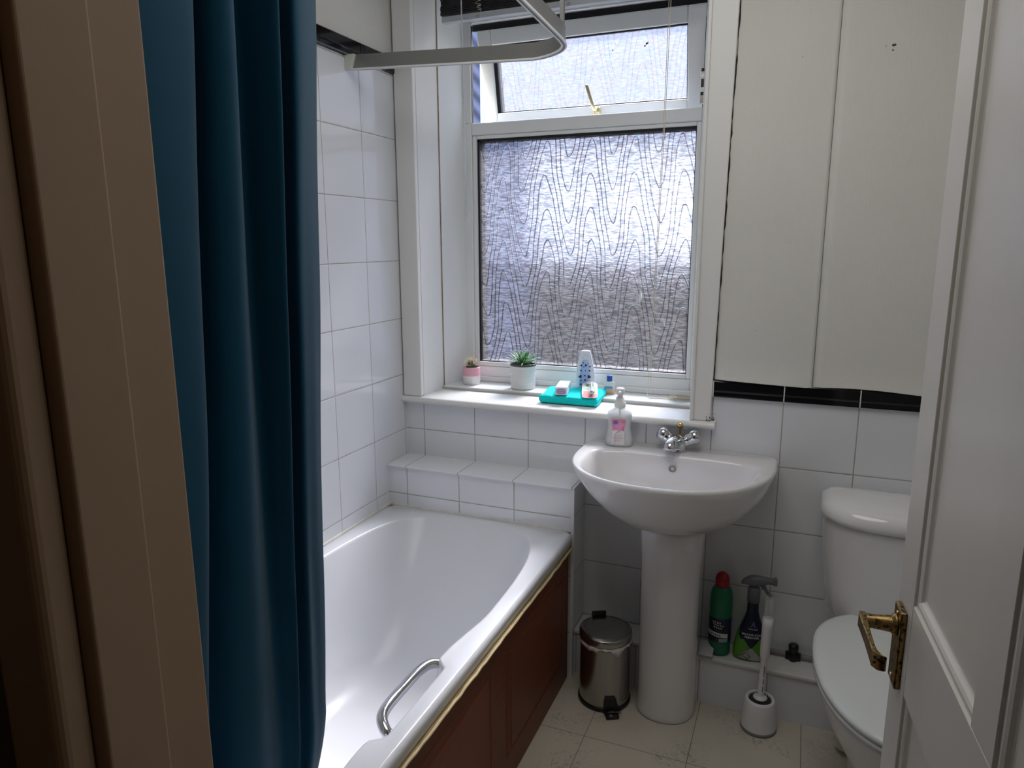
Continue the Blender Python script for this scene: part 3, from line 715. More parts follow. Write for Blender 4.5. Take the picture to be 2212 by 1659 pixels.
for z, s, sy, cy in ((0, .47, .62, -.40), (.01, .50, .64, -.40), (.04, .49, .62, -.40), (.12, .47, .58, -.40), (.20, .52, .62, -.41), (.26, .66, .74, -.42), (.32, .82, .87, -.43), (.37, .92, .95, -.43), (.40, .965, .975, -.43), (.4125, .965, .975, -.43), (.412, .9, .9, -.43)):
    r = []
    for p in seatring(1, z):
        r.append(Vector((1.605 + (p.x - 1.605) * s, -.43 + (p.y + .43) * sy + (0 if p.y < -.43 else 0), z)) + TO)
    rs.append(r)
rings(bm, rs); obj('pan', bm, CER, tl, smooth=True)
bm = bmesh.new(); rings(bm, [tr(sup(1.605, -.17, .11, .055, z, 4, 32)) for z in (.02, .2, .36, .405)]); obj('pan_back', bm, CER, tl, smooth=True)
def cist(a, b, z, cy=-.118, n=3.0):
    out = []
    for k in range(56):
        t = 2 * PI * k / 56; c, s = math.cos(t), math.sin(t)
        bb = b if s < 0 else b * .72; nn = 2.6 if s < 0 else 8
        out.append(Vector((1.607 + a * math.copysign(abs(c) ** (2 / nn), c), cy + bb * math.copysign(abs(s) ** (2 / nn), s), z)) + TO)
    return out
bm = bmesh.new(); rings(bm, [cist(.120, .08, .392), cist(.150, .105, .398), cist(.165, .118, .42), cist(.176, .128, .50), cist(.186, .134, .62), cist(.190, .137, .690), cist(.190, .137, .694)]); obj('cistern', bm, CER, tl, smooth=True)
bm = bmesh.new(); rings(bm, [cist(.188, .136, .6945), cist(.197, .144, .697), cist(.199, .146, .710), cist(.192, .138, .730), cist(.172, .120, .742), cist(.165, .113, .7425), cist(.158, .106, .745), cist(.10, .06, .749), cist(.03, .02, .7495)]); obj('cistern_lid', bm, CER, tl, smooth=True)
bm = bmesh.new(); lathe(bm, [(.0045, 0), (.0045, .03)], (1.463 + TO.x, -.205 + TO.y, .365), 10); lathe(bm, [(.008, 0), (.008, .007)], (1.463 + TO.x, -.205 + TO.y, .385), 6); obj('fixing_bolt', bm, BPLA, tl)

# ------------------------------------------------------------------ pedal bin
bn = thing('pedal_bin', 'small round chrome pedal bin between bath and pedestal', 'bin', (.818, -.198, 0), math.radians(28))
bm = bmesh.new(); lathe(bm, [(.078, .010), (.0805, .014), (.0795, .020), (.0795, .20), (.080, .213)], n=56); obj('bin_body', bm, STEEL, bn, smooth=True)
bm = bmesh.new(); lathe(bm, [(.081, 0), (.084, .002), (.0835, .012), (.081, .014)], n=56); obj('base_ring', bm, BPLA, bn, smooth=True)
bm = bmesh.new(); lathe(bm, [(.078, .217), (.0828, .218), (.0832, .222), (.0828, .238), (.0815, .2402), (.060, .2425), (.03, .2438), (.0003, .2442)], n=56); obj('bin_lid', bm, STEEL, bn, smooth=True)
bm = bmesh.new(); top, bot = [], []
for k in range(90):
    a = 2 * PI * k / 90; r1 = .0815 + .001 * math.sin(13 * a); dz = .008 + .004 * math.sin(5 * a + 1) + .003 * math.sin(17 * a) + (.010 if 4.72 < a < 5.15 else 0); 
    if 5.2 < a < 5.45: dz = .002
    top.append((r1 * math.cos(a), r1 * math.sin(a), .218)); bot.append(((r1 + .003 + .0015 * math.sin(23 * a)) * math.cos(a), (r1 + .003 + .0015 * math.sin(23 * a)) * math.sin(a), .214 - dz))
rings(bm, [top, bot], False, False); o = obj('bin_liner', bm, M('white_bin_bag', (.66, .62, .62), .45), bn, smooth=True); o.modifiers.new('s', 'SOLIDIFY').thickness = .0008
bm = bmesh.new()
extrude_poly(bm, [(-.018, -.079, .052), (.016, -.079, .052), (.022, -.080, .030), (.034, -.084, .012), (-.022, -.084, .008), (-.021, -.080, .035)], (0, -.010, 0))
obj('pedal_guard', bm, BPLA, bn)
bm = bmesh.new(); rings(bm, [[(-.020, y, z), (.020, y, z), (.020, y, z + .005), (-.020, y, z + .005)] for y, z in ((-.085, .010), (-.100, .008), (-.118, .004))]); rings(bm, [[(-.018, -.094, .014), (.026, -.094, .016), (.026, -.094, .020), (-.018, -.094, .018)], [(-.016, -.104, .012), (.024, -.104, .014), (.024, -.104, .018), (-.016, -.104, .016)]])
obj('foot_pedal', bm, BPLA, bn)
obj('pedal_highlight_edge', B(-.014, .026, -.1065, -.1045, .0165, .0185), STEEL, bn)
bm = bmesh.new(); box(bm, -.026, .020, .080, .087, .225, .254); obj('hinge_block', bm, BPLA, bn)

# ------------------------------------------------------------------ toilet brush
bh = thing('brush_holder', 'round white plastic toilet brush holder on the floor by the toilet', 'brush holder', (1.288, -.168, 0))
bm = bmesh.new(); lathe(bm, [(.050, .0), (.051, .008), (.050, .012), (.047, .06), (.0435, .092), (.0405, .099), (.036, .100), (.0335, .097), (.034, .03), (.0001, .03)], n=44, cap1=False); obj('pot', bm, WPLA, bh, smooth=True)
bm = bmesh.new(); lathe(bm, [(.051, 0), (.0525, .001), (.0520, .009), (.0505, .010)], n=44); obj('base_ring', bm, M('grey_rubber', (.22, .23, .23), .6), bh, smooth=True)
tb = thing('toilet_brush', 'white toilet brush with long handle standing upright in its holder', 'toilet brush', (1.288, -.168, 0))
bm = bmesh.new()
for k in range(22):
    a = 2 * PI * k / 22; r0, r1 = .012, .031; w = .0024
    d = Vector((math.cos(a), math.sin(a), 0)); t_ = Vector((-math.sin(a), math.cos(a), 0))
    rings(bm, [[d * r + t_ * w * q + Vector((0, 0, z)) for q, z in ((-1, .088), (1, .088), (1, .096), (-1, .096))] for r in (r0, r1)])
lathe(bm, [(.028, .045), (.028, .088)], n=24)
obj('bristles', bm, M('dark_bristle', (.03, .032, .036), .6), tb)
lean = Vector((.005, -.001, .0))
def L(z): return Vector((lean.x * max(0, z - .1) / .2, lean.y * max(0, z - .1) / .2, z))
bm = bmesh.new(); hs = [(.0001, .098), (.020, .0985), (.0205, .102), (.014, .105), (.0105, .108), (.0092, .112), (.0090, .20), (.0095, .225), (.0125, .237), (.0140, .25), (.0148, .33), (.0150, .362)]
rings(bm, [[L(z) + Vector((r * math.cos(2 * PI * k / 24), r * math.sin(2 * PI * k / 24), 0)) for k in range(24)] for r, z in hs]); obj('handle', bm, WPLA, tb, smooth=True)
bm = bmesh.new(); rings(bm, [[L(z) + Vector((r * math.cos(2 * PI * k / 24), r * math.sin(2 * PI * k / 24), 0)) for k in range(24)] for r, z in ((.0132, .340), (.0132, .425))], cap1=False); obj('clear_sleeve', bm, CLEAR, tb, smooth=True)
bm = bmesh.new()
for z in (.125, .150, .175, .192): 
    c = L(z) + Vector((.004, -.0084, 0)); box(bm, c.x - .0008, c.x + .0008, c.y - .0005, c.y + .001, z, z + .017)
obj('handle_slot', bm, GASK, tb)

# ------------------------------------------------------------------ bleach bottle
def cyl(rx, ry, off=.0006, z0=0): 
    def f(x, y):
        a = x / rx; return Vector(((rx + off) * math.sin(a), -(ry + off) * math.cos(a), y + z0))
    return f
bl = thing('bleach_bottle', 'dark green bleach bottle with a red cap on the pipe boxing', 'bottle', (1.153, -.068, .162), math.radians(12))
bm = bmesh.new(); prof = [(.030, 0), (.0335, .004), (.034, .012), (.034, .045), (.0335, .05), (.0335, .12), (.034, .125), (.0345, .17), (.0335, .195), (.030, .215), (.022, .228), (.018, .232)]
lathe(bm, prof, n=36, sy=.85); obj('bottle', bm, M('green_plastic', (.012, .16, .075), .3), bl, smooth=True)
bm = bmesh.new(); lathe(bm, [(.0205, .228), (.0215, .231), (.0215, .240), (.0212, .243), (.0218, .246), (.0215, .252), (.018, .263), (.010, .271), (.0003, .273)], n=24); obj('cap', bm, M('red_plastic', (.33, .012, .02), .3), bl, smooth=True)
gridface('label', -.05, .05, .048, .128, M('label_black', (.014, .02, .05), .3), bl, cyl(.0335, .0285, .0012), 24, 2)
gridface('label_band', -.045, .022, .068, .082, M('label_white', (.70, .70, .68), .4), bl, lambda x, y: cyl(.0335, .0285, .0016)(x, y - .12 * (x + .02)), 16, 2)
inkw = M('white_ink', (.75, .77, .78), .5)
random.seed(21)
for row, (z_, n_) in enumerate(((.112, 4), (.104, 5), (.095, 4))):
    for j_ in range(n_):
        x_ = -.026 + j_ * .0068 + row * .002; h_ = random.uniform(.0045, .0060); w_ = random.uniform(.0028, .0045)
        plate('label_mark', [(x_, z_), (x_ + w_ * .35, z_), (x_ + w_ * .5, z_ + h_ * .5), (x_ + w_, z_), (x_ + w_, z_ + h_), (x_ + w_ * .5, z_ + h_ * .75), (x_, z_ + h_)], inkw, bl, lambda x, y: cyl(.0335, .0285, .0018)(x, y - .14 * (x + .01)))
for j_ in range(6):
    x_ = -.036 + j_ * .0062; plate('band_mark', [(x_, .0725), (x_ + .0040, .0725), (x_ + .0040, .0778), (x_ + .0022, .0755), (x_, .0778)], GASK, bl, lambda x, y: cyl(.0335, .0285, .0022)(x, y - .12 * (x + .02)))
gridface('label_picture', -.005, .022, .050, .062, M('label_photo', (.28, .38, .50), .4, var=.5, vs=200), bl, cyl(.0335, .0285, .0017), 8, 2)

# ------------------------------------------------------------------ mould remover spray
sy_ = thing('spray_bottle', 'green trigger spray bottle of mould stain remover behind the toilet brush', 'spray bottle', (1.247, -.066, .162), math.radians(6)); sy_.scale = (1.1, 1, 1.03)
def spsec(z):
    tb = [(0, .042, .022), (.006, .046, .025), (.03, .047, .026), (.06, .043, .025), (.09, .036, .023), (.115, .028, .020), (.14, .0195, .0165), (.155, .016, .015), (.195, .0145, .0145)]
    for i in range(len(tb) - 1):
        if tb[i][0] <= z <= tb[i + 1][0]:
            t = (z - tb[i][0]) / (tb[i + 1][0] - tb[i][0]); return tuple(tb[i][j] * (1 - t) + tb[i + 1][j] * t for j in (1, 2))
    return tb[-1][1:]
bm = bmesh.new(); zs = [0, .003, .006, .018, .03, .045, .06, .075, .09, .103, .115, .127, .14, .155, .175, .195]
rings(bm, [sup(0, 0, *spsec(z), z, 2.3, 36) for z in zs]); obj('bottle', bm, M('lime_green_plastic', (.09, .30, .03), .25, var=.15), sy_, smooth=True)
def onsp(off):
    def f(x, y):
        a, b = spsec(max(0, min(.195, y))); t = min(.985, abs(x) / a)
        return Vector((x, -b * (1 - t ** 2.3) ** (1 / 2.3) - off, y))
    return f
NAVY = M('label_navy', (.006, .008, .035), .3)
def nl(u, v):
    z = .045 + .148 * v; w = min(spsec(z)[0] * .97, .002 + .030 * min(1, v / .30) ** 1.0)
    return ((u - .5) * 2 * w, z)
gridface('label', 0, 0, 0, 0, NAVY, sy_, onsp(.0010), 14, 26, nl)
plate('label_flash', [(-.034, .082), (-.028, .078), (-.029, .070), (.02, .072), (.03, .09), (-.030, .094)], NAVY, sy_, onsp(.0013))
text('lettering', 'MOULD STAIN', .0088, inkw, sy_, lambda x, y: onsp(.0018)(x + .003, y + .0855), bold=.0001)
text('lettering', 'REMOVER', .0088, inkw, sy_, lambda x, y: onsp(.0018)(x + .001, y + .0765), bold=.0001)
text('lettering', 'Astonish', .0070, inkw, sy_, lambda x, y: onsp(.0018)(x + .003, y + .104))
plate('logo_mark', [(-.003, .112), (-.001, .112), (.003, .124), (.007, .112), (.009, .112), (.0035, .130)], M('logo_blue', (.20, .30, .55), .4), sy_, onsp(.0018))
plate('label_tiles', [(-.034, .006), (.030, .006), (.030, .014), (0, .048), (-.004, .046), (-.034, .012)], M('label_grey_tiles', (.42, .42, .40), .5), sy_, onsp(.0008))
bm = bmesh.new()
for a, b_ in (((-.034, .012), (-.012, .030)), ((-.012, .030), (0, .018)), ((-.012, .006), (0, .018)), ((-.034, .008), (0, .006)), ((-.024, .022), (-.008, .008)), ((-.003, .046), (-.012, .034))):
    tube(bm, [onsp(.0012)(a[0] + (b_[0] - a[0]) * t, a[1] + (b_[1] - a[1]) * t) for t in (0, .25, .5, .75, 1)], .0006, 5)
obj('label_tile_lines', bm, GASK, sy_)
th = empty('trigger_head', (0, 0, .191)); th.parent = sy_; th.scale = (1.05, 1.15, 1.12)
bm = bmesh.new(); lathe(bm, [(.0165, -.004), (.0165, .028), (.0150, .034), (.013, .036)], n=28, sy=.95)
rs = []
for x, z, hz, wy in ((-.033, .046, .004, .006), (-.028, .050, .007, .010), (-.018, .054, .011, .013), (-.004, .054, .016, .014), (.010, .055, .015, .013), (.024, .057, .012, .011), (.036, .058, .009, .009), (.050, .058, .009, .009)):
    rs.append([Vector((x, wy * math.cos(2 * PI * k / 16), z + hz * math.sin(2 * PI * k / 16))) for k in range(16)])
rings(bm, rs); obj('head_shell', bm, GPLA, th, smooth=True)
bm = bmesh.new(); box(bm, .046, .056, -.009, .009, .049, .067); o = obj('nozzle', bm, GPLA, th); mod_bev(o, .002)
bm = bmesh.new(); pts = smoothpath([(.018, 0, .046), (.026, 0, .036), (.034, 0, .024), (.044, 0, .015)], 5); tube(bm, pts, [.006] * 6 + [.0045] * (len(pts) - 6), 8); obj('trigger', bm, GPLA, th, smooth=True)

# grey scraper and valve on the boxing
gs = thing('metal_scraper', 'small grey folded metal plate beside the pedestal on the pipe boxing', 'scraper', (1.120, -.085, .162))
bm = bmesh.new(); rings(bm, [[(x, y, z) for y, z in ((-.034, .001), (.006, .030), (.006, .036), (-.034, .007))] for x in (-.022, .020)]); box(bm, -.022, .020, -.036, -.030, .0, .006)
for f in bm.faces: f.smooth = False
obj('plate', bm, M('dull_grey_metal', (.34, .34, .34), .35, .6), gs); 
pv = thing('pipe_valve', 'black isolating valve on a pipe running along the wall towards the toilet', 'valve', (1.372, -.040, .162))
bm = bmesh.new(); tube(bm, [(-.10, .018, .012), (.0, .016, .014), (.10, .016, .013)], .0075, 12); obj('pipe', bm, M('dirty_painted_pipe', (.30, .27, .25), .6, var=.5, vs=50), pv, smooth=True)
bm = bmesh.new(); lathe(bm, [(.011, 0), (.013, .004), (.012, .02), (.009, .024), (.009, .032), (.0145, .034), (.0150, .050), (.013, .054), (.0003, .055)], (0, .008, 0), 20); lathe(bm, [(.012, -.022), (.012, .022)], (0, .014, .013), 12, axis='x'); obj('valve_body', bm, BPLA, pv, smooth=True)

# ------------------------------------------------------------------ window sill things
def pot_soil(par, r, z): 
    bm = bmesh.new(); lathe(bm, [(r, z), (r * .6, z + .002), (.0003, z + .003)], n=28); return obj('soil', bm, M('potting_soil', (.03, .022, .015), .9, var=.5, vs=200, bs=.5), par, smooth=True)
p1 = thing('potted_cactus', 'tiny spiny cactus in a pink and white pot at the left end of the sill', 'potted plant', (.170, .203, .909))
bm = bmesh.new(); lathe(bm, [(.0300, 0), (.0325, .002), (.0330, .034)], n=40, cap1=False)
lathe(bm, [(.0330, .034), (.0330, .0655), (.0315, .067), (.030, .066), (.030, .045), (.0003, .045)], n=40, cap0=False, cap1=False)
bm.faces.ensure_lookup_table()
for f in bm.faces: f.material_index = 1 if f.calc_center_median().z > .034 else 0
obj('pot', bm, [M('pot_white', (.82, .80, .80), .35, var=.02), M('pot_pink', (.80, .42, .50), .35, var=.03)], p1, smooth=True)
pot_soil(p1, .030, .056)
bm = bmesh.new(); lathe(bm, [(.012, 0), (.020, .008), (.021, .016), (.015, .026), (.006, .030), (.0003, .031)], (0, 0, .055), 20)
for v in bm.verts: v.co *= 1; v.co.x += .002 * math.sin(v.co.z * 900)
obj('cactus_body', bm, M('dark_cactus_green', (.05, .07, .03), .7, var=.5, vs=90), p1, smooth=True)
bm = bmesh.new(); random.seed(11)
for k in range(130):
    a = random.uniform(0, 2 * PI); el = random.uniform(.1, 1.4); d = Vector((math.cos(a) * math.cos(el), math.sin(a) * math.cos(el), math.sin(el)))
    p = Vector((0, 0, .068)) + d * .017; q = p + d * random.uniform(.012, .024) + Vector((0, 0, .003)); tube(bm, [p, q], [.0007, .00015], 4)
o = obj('spines', bm, M('cream_spines', (.80, .72, .48), .6), p1); o['kind'] = 'stuff'
p2 = thing('potted_succulent', 'spiky green and white succulent in a white embossed pot on the sill', 'potted plant', (.383, .199, .909))
bm = bmesh.new(); rs = []; NA = 192
def potr(z): return .0455 + .002 * (z - .01) / .074
for z in [0, .002, .006] + [.008 + .0755 * k / 56 for k in range(57)] + [.085, .086]:
    base = potr(z) if z > .005 else (.041 if z == 0 else .0440); r_ = []
    zz_ = (z - .008) / (.0755 / 7)
    for k in range(NA):
        a = 2 * PI * k / NA; d = 0
        if 0 < zz_ < 7:
            fz = zz_ % 1; fu = (k % 6) / 6; tri_ = abs(fu - .5) * 2
            d = -.0016 * max(0, 1 - 5 * abs(tri_ - (1 - fz))) - (.0012 if fz < .13 else 0)
        r_.append(((base + d) * math.cos(a), (base + d) * math.sin(a), z))
    rs.append(r_)
rings(bm, rs, True, False); obj('pot', bm, M('white_embossed_clay', (.84, .84, .85), .6, var=.02), p2)
bm = bmesh.new(); lathe(bm, [(.0465, .084), (.0478, .086), (.0478, .0925), (.046, .094), (.044, .0925), (.044, .080)], n=48, cap0=False, cap1=False); obj('inner_rim', bm, M('dark_grey_rim', (.09, .09, .085), .5), p2, smooth=True)
pot_soil(p2, .044, .085)
m, nt_, b_ = newmat('striped_leaf')
v_ = mapping(nt_, (1, 1, 1)); n_ = noisen(nt_, 55, 1, v_); cr = nd(nt_, 'ShaderNodeValToRGB'); nt_.links.new(n_, cr.inputs[0])
cr.color_ramp.elements[0].position = .5; cr.color_ramp.elements[0].color = (.05, .26, .07, 1); cr.color_ramp.elements[1].position = .58; cr.color_ramp.elements[1].color = (.58, .76, .52, 1)
nt_.links.new(cr.outputs[0], b_.inputs['Base Color']); b_.inputs['Roughness'].default_value = .4
random.seed(5)
for k in range(46):
    a = k * 2.399; lv = k / 46; el = 1.35 - 1.15 * lv + random.uniform(-.1, .1); ln = .050 + .034 * lv * random.uniform(.8, 1.2)
    bm = bmesh.new(); rs = []
    for i in range(7):
        t = i / 6; r = .008 + ln * math.cos(el) * t; z = .090 + ln * math.sin(el) * t - .010 * lv * t * t + .004 * math.sin(t * 3) * lv
        w = .0066 * (1 - t) ** .7 * (.6 + t * 1.4 if t < .3 else 1) + .0003; th_ = .0016 * (1 - t) + .0003
        c = Vector((math.cos(a) * r, math.sin(a) * r, z)); s_ = Vector((-math.sin(a), math.cos(a), 0)); up = Vector((-math.cos(a) * math.sin(el), -math.sin(a) * math.sin(el), math.cos(el)))
        rs.append([c + s_ * w, c + up * (th_ * .3) , c - s_ * w, c - up * th_])
    rings(bm, rs); obj('leaf', bm, m, p2, smooth=True)

af = thing('air_freshener', 'white and blue gel air freshener with leaf shaped cutouts against the window', 'air freshener', (.616, .218, .909), math.radians(10))
def afw(z): 
    t = z / .150; return .0355 * (1 - .06 * t - .85 * max(0, t - .30) ** 1.7)
bm = bmesh.new(); zs = [0, .004] + [.15 * k / 12 for k in range(1, 12)] + [.147, .150]
rings(bm, [sup(0, 0, afw(z) - (.002 if z in (0, .15) else 0), .018 - .006 * z / .15, z, 3.2, 40) for z in zs]); obj('case', bm, M('white_blue_case', (.74, .80, .90), .3, var=.03), af, smooth=True)
def onaf(off): return lambda x, y: Vector((x, -(.018 - .006 * y / .15) * (1 - min(.95, abs(x) / afw(max(0, min(.149, y)))) ** 3.2) ** (1 / 3.2) - off, y))
gridface('blue_panel', 0, 0, 0, 0, M('pale_blue_gel', (.42, .54, .88), .4), af, onaf(.0006), 10, 12, lambda u, v: ((u - .5) * 2 * (.020 - .011 * v * v), .01 + .108 * v))
random.seed(4)
for (x, z, s, fl) in ((-.007, .108, .6, 0), (.011, .105, .5, 1), (-.013, .098, .9, 0), (.003, .099, 1, 1), (.017, .095, .8, 1), (-.004, .093, .5, 0), (-.014, .080, .8, 1), (.002, .080, .5, 1), (.017, .080, .8, 0), (-.016, .058, 1.5, 0), (0, .062, .8, 0), (.015, .058, 1.5, 1), (-.014, .044, .7, 1), (.001, .046, .9, 1), (-.014, .030, .9, 1), (.012, .028, .9, 0)):
    pts = []; rot = -.7 if fl else .7
    for k in range(18):
        t = 2 * PI * k / 18; hx = 16 * math.sin(t) ** 3; hy = 13 * math.cos(t) - 5 * math.cos(2 * t) - 2 * math.cos(3 * t) - math.cos(4 * t)
        hx, hy = hx * .00026 * s, hy * .00030 * s
        pts.append((x + hx * math.cos(rot) - hy * math.sin(rot), z + hx * math.sin(rot) + hy * math.cos(rot)))
    plate('leaf_cutout', pts, M('cutout_navy', (.012, .02, .16), .4), af, onaf(.0012))
plate('leaf_cutout', [(0 + .008 * math.cos(2 * PI * k / 12) * (1 + .3 * math.cos(2 * PI * k / 12 + 1)), .128 + .007 * math.sin(2 * PI * k / 12)) for k in range(12)], WPLA, af, onaf(.0012))

mw = thing('amber_bottle', 'little clear bottle of amber liquid with a blue cap on the sill', 'bottle', (.707, .212, .909), math.radians(10))
bm = bmesh.new(); rings(bm, [sup(0, 0, a, b, z, 4, 36) for a, b, z in ((.019, .011, 0), (.0215, .013, .002), (.0215, .013, .038), (.019, .012, .043), (.009, .009, .045), (.0085, .0085, .048))]); obj('glass', bm, clear_mat('clear_bottle', (.86, .88, .88), .7), mw, smooth=True)
bm = bmesh.new(); rings(bm, [sup(0, 0, .0195, .011, z, 4, 36) for z in (.002, .016)]); obj('liquid', bm, clear_mat('amber_liquid', (.85, .48, .05), .35), mw, smooth=True)
bm = bmesh.new(); lathe(bm, [(.0095, .046), (.0098, .048), (.0095, .066), (.008, .067)], n=24); obj('cap', bm, M('blue_cap', (.02, .09, .42), .35), mw, smooth=True)
gridface('label', -.016, .012, .019, .030, M('label_blue', (.06, .30, .60), .4), mw, lambda x, y: Vector((x, -.0136, y)), 4, 2)
text('lettering', 'Neutrogena', .0052, inkw, mw, lambda x, y: Vector((x - .002, -.0139, y + .0225)))

tw = thing('folded_towel', 'turquoise folded towel lying on the sill under the box and toothbrush pack', 'towel', (.604, .115, .896))
bm = bmesh.new(); rs = []; NX, NZ = 120, 130
def towel_ring(x):
    r = []
    for k in range(NZ):
        t = 2 * PI * k / NZ; c, s = math.cos(t), math.sin(t)
        y = .084 * math.copysign(abs(c) ** .25, c); z = .0155 + .0145 * math.copysign(abs(s) ** .5, s)
        if c < -.5: z += .0 
        z += .007 * noise.noise(Vector((x * 20, y * 16, 1))) * (1 if s > 0 else 0)
        if s < 0 and y > .02: z = max(z, .0165 - (0 if y > .03 else .003))
        if s > 0 and y > .02: z += .003
        cr = -.0022 * abs(math.sin(z * 330)) * math.copysign(1, c) if abs(c) > .6 else 0
        r.append(Vector((x - .06 * (y) , y + cr + .012 * x, z)))
    return r
for i in range(NX + 1):
    x = -.103 + .206 * i / NX; rg = towel_ring(x); e_ = min(1, (1 - abs(x) / .1045) * 12); e_ = math.sqrt(max(.02, 1 - (1 - e_) ** 2)) if e_ < 1 else 1
    cz = sum(p.z for p in rg) / len(rg); rs.append([Vector((p.x, p.y * (.96 + .04 * e_), cz + (p.z - cz) * e_)) for p in rg])
rings(bm, rs)
for v in bm.verts: v.co += Vector((0, 0, 1)) * (.0018 * noise.noise(v.co * 330) + .0012 * noise.noise(v.co * 120)) if v.co.z > .004 else Vector((0, 0, 0))
o = obj('cloth', bm, M('turquoise_terry', (.002, .92, .95), .9, var=.15, vs=260, bs=.9, bscale=420), tw, smooth=True)

tbx = thing('toothpaste_box', 'small white carton with a purple oval end resting on the turquoise towel', 'box', (.572, .098, .9295), math.radians(11))
bm = B(-.020, .020, -.060, .060, 0, .027); o = obj('carton', bm, M('white_card', (.82, .81, .84), .4, var=.02), tbx); mod_bev(o, .001)
def ell(cx, cz, a, b, n=20): return [(cx + a * math.copysign(abs(math.cos(2 * PI * k / n)) ** .6, math.cos(2 * PI * k / n)), cz + b * math.copysign(abs(math.sin(2 * PI * k / n)) ** .6, math.sin(2 * PI * k / n))) for k in range(n)]
plate('end_oval', ell(0, .0125, .0150, .0085), M('oval_purple', (.20, .18, .55), .4), tbx, lambda x, y: Vector((x, -.0604, y)))
plate('end_oval_inner', ell(0, .0125, .0132, .0067), M('oval_lilac', (.55, .45, .72), .4), tbx, lambda x, y: Vector((x, -.0607, y)))
bm = bmesh.new()
for k in range(7): box(bm, -.010 + k * .003, -.0083 + k * .003, -.0612, -.0608, .0108, .0142)
obj('end_marks', bm, M('oval_ink', (.30, .20, .48), .5), tbx)
bm = bmesh.new()
for a, b_ in (((-.012, -.045), (.012, -.045)), ((.012, -.045), (.012, .045)), ((.012, .045), (-.012, .045)), ((-.012, .045), (-.012, -.045))):
    tube(bm, [(a[0], a[1], .0272), (b_[0], b_[1], .0272)], .0007, 5)
obj('top_frame_print', bm, M('lilac_print', (.66, .56, .70), .5), tbx)

tk = thing('toothbrush_pack', 'pink and yellow carded toothbrush pack lying across the right of the towel', 'toothbrush pack', (.662, .118, .9375), math.radians(14))
tk.rotation_euler = (math.radians(5), 0, math.radians(16))
bm = bmesh.new(); rings(bm, [[Vector((p.x, p.y, z)) for p in sup(0, 0, .027, .092, 0, 6, 40)] for z in (0, .0012)])
o = obj('backing_card', bm, M('card_white', (.84, .82, .78), .4), tk)
fl = lambda z: (lambda x, y: Vector((x, y, z)))
gridface('card_print', -.025, .025, -.089, -.048, M('print_pink', (.80, .25, .25), .4, var=.15), tk, fl(.0015), 4, 4)
gridface('card_print', -.022, .006, -.046, -.018, M('print_rose', (.85, .32, .34), .4), tk, fl(.0016), 3, 3)
gridface('card_print', .004, .022, -.046, -.012, M('print_yellow', (.85, .78, .20), .4), tk, fl(.0017), 3, 3)
gridface('card_print', -.022, .022, .0, .03, M('print_green', (.45, .72, .50), .4), tk, fl(.0016), 3, 3)
bm = bmesh.new(); rings(bm, [[Vector((p.x + .006, p.y - .004, z)) for p in sup(0, 0, .012 * s, .080 * s, 0, 4, 32)] for s, z in ((1, .0015), (.93, .012), (.8, .015))]); obj('blister', bm, CLEAR, tk, smooth=True)
bm = bmesh.new(); tube(bm, [(.006, -.07, .007), (.006, 0, .008), (.006, .07, .007)], [.0045, .003, .0035], 10); obj('toothbrush_handle', bm, M('mint_plastic', (.55, .78, .68), .35), tk, smooth=True)
bm = bmesh.new(); lathe(bm, [(.0003, -.016), (.006, -.013), (.0085, 0), (.006, .013), (.0003, .016)], (.008, -.068, .013), 16, axis='y'); obj('silver_blob', bm, CHROME, tk, smooth=True)
bm = bmesh.new(); box(bm, -.012, .012, .045, .07, .002, .010); obj('grey_head', bm, M('grey_head_plastic', (.35, .35, .36), .4), tk)

# ------------------------------------------------------------------ venetian blind
bd_ = thing('venetian_blind', 'black slatted venetian blind pulled up tight at the top of the window', 'blind', (.545, .125, 2.17))
o = obj('bottom_rail', B(-.425, .425, -.014, .014, 0, .020), M('grey_rail', (.50, .53, .57), .35, .3), bd_); mod_bev(o, .003, 3)
SL = M('black_slat', (.012, .012, .016), .4, var=.2)
for k in range(15):
    bm = bmesh.new(); z = .0225 + k * .0052; j = random.uniform(-.002, .002)
    rings(bm, [[(x + j, y, z + zz) for y, zz in ((-.0145, 0), (0, .0012), (.0145, 0), (.0145, .0040), (0, .0052), (-.0145, .0040))] for x in (-.427, .427)])
    for f in bm.faces: f.smooth = False
    obj('slat', bm, SL, bd_)
o = obj('head_rail', B(-.43, .43, -.022, .022, .104, .108 + .0), M('head_rail_grey', (.40, .42, .45), .35, .3), bd_)
CORD = M('cream_cord', (.66, .60, .48), .8)
for cx in (-.285, .03, .34):
    bm = bmesh.new(); random.seed(int(cx * 100) + 50)
    pts = [(cx + random.uniform(-.012, .012), -.018 + random.uniform(-.006, .004), .018 + (k / 40) * .085 + random.uniform(-.004, .004)) for k in range(40)]
    tube(bm, smoothpath(pts, 3), .0007, 5); obj('tangled_cord', bm, CORD, bd_)
    bm = bmesh.new(); lathe(bm, [(.0055, 0), (.0055, .003), (.0025, .0045)], (cx - .002, -.014, .006), 14, axis='y'); obj('cord_button', bm, M('grey_button', (.35, .34, .40), .4), bd_, smooth=True)
bm = bmesh.new(); tube(bm, [(-.343, -.028, .10), (-.342, -.028, .03), (-.340, -.028, -.15), (-.335, -.028, -.66)], .0026, 8); obj('tilt_wand', bm, clear_mat('clear_wand', (.80, .84, .86), .45), bd_, smooth=True)
bm = bmesh.new(); V0 = Vector((.545, .125, 2.17))
path = [(.902, .078, 2.27), (.899, .08, 2.14), (.893, .09, 1.85), (.880, .11, 1.40), (.868, .14, 1.06), (.862, .17, .95), (.860, .185, .918), (.866, .19, .9115), (.90, .195, .9115), (.94, .20, .912)]
tube(bm, smoothpath([Vector(p) - V0 for p in path], 6), .0010, 6)
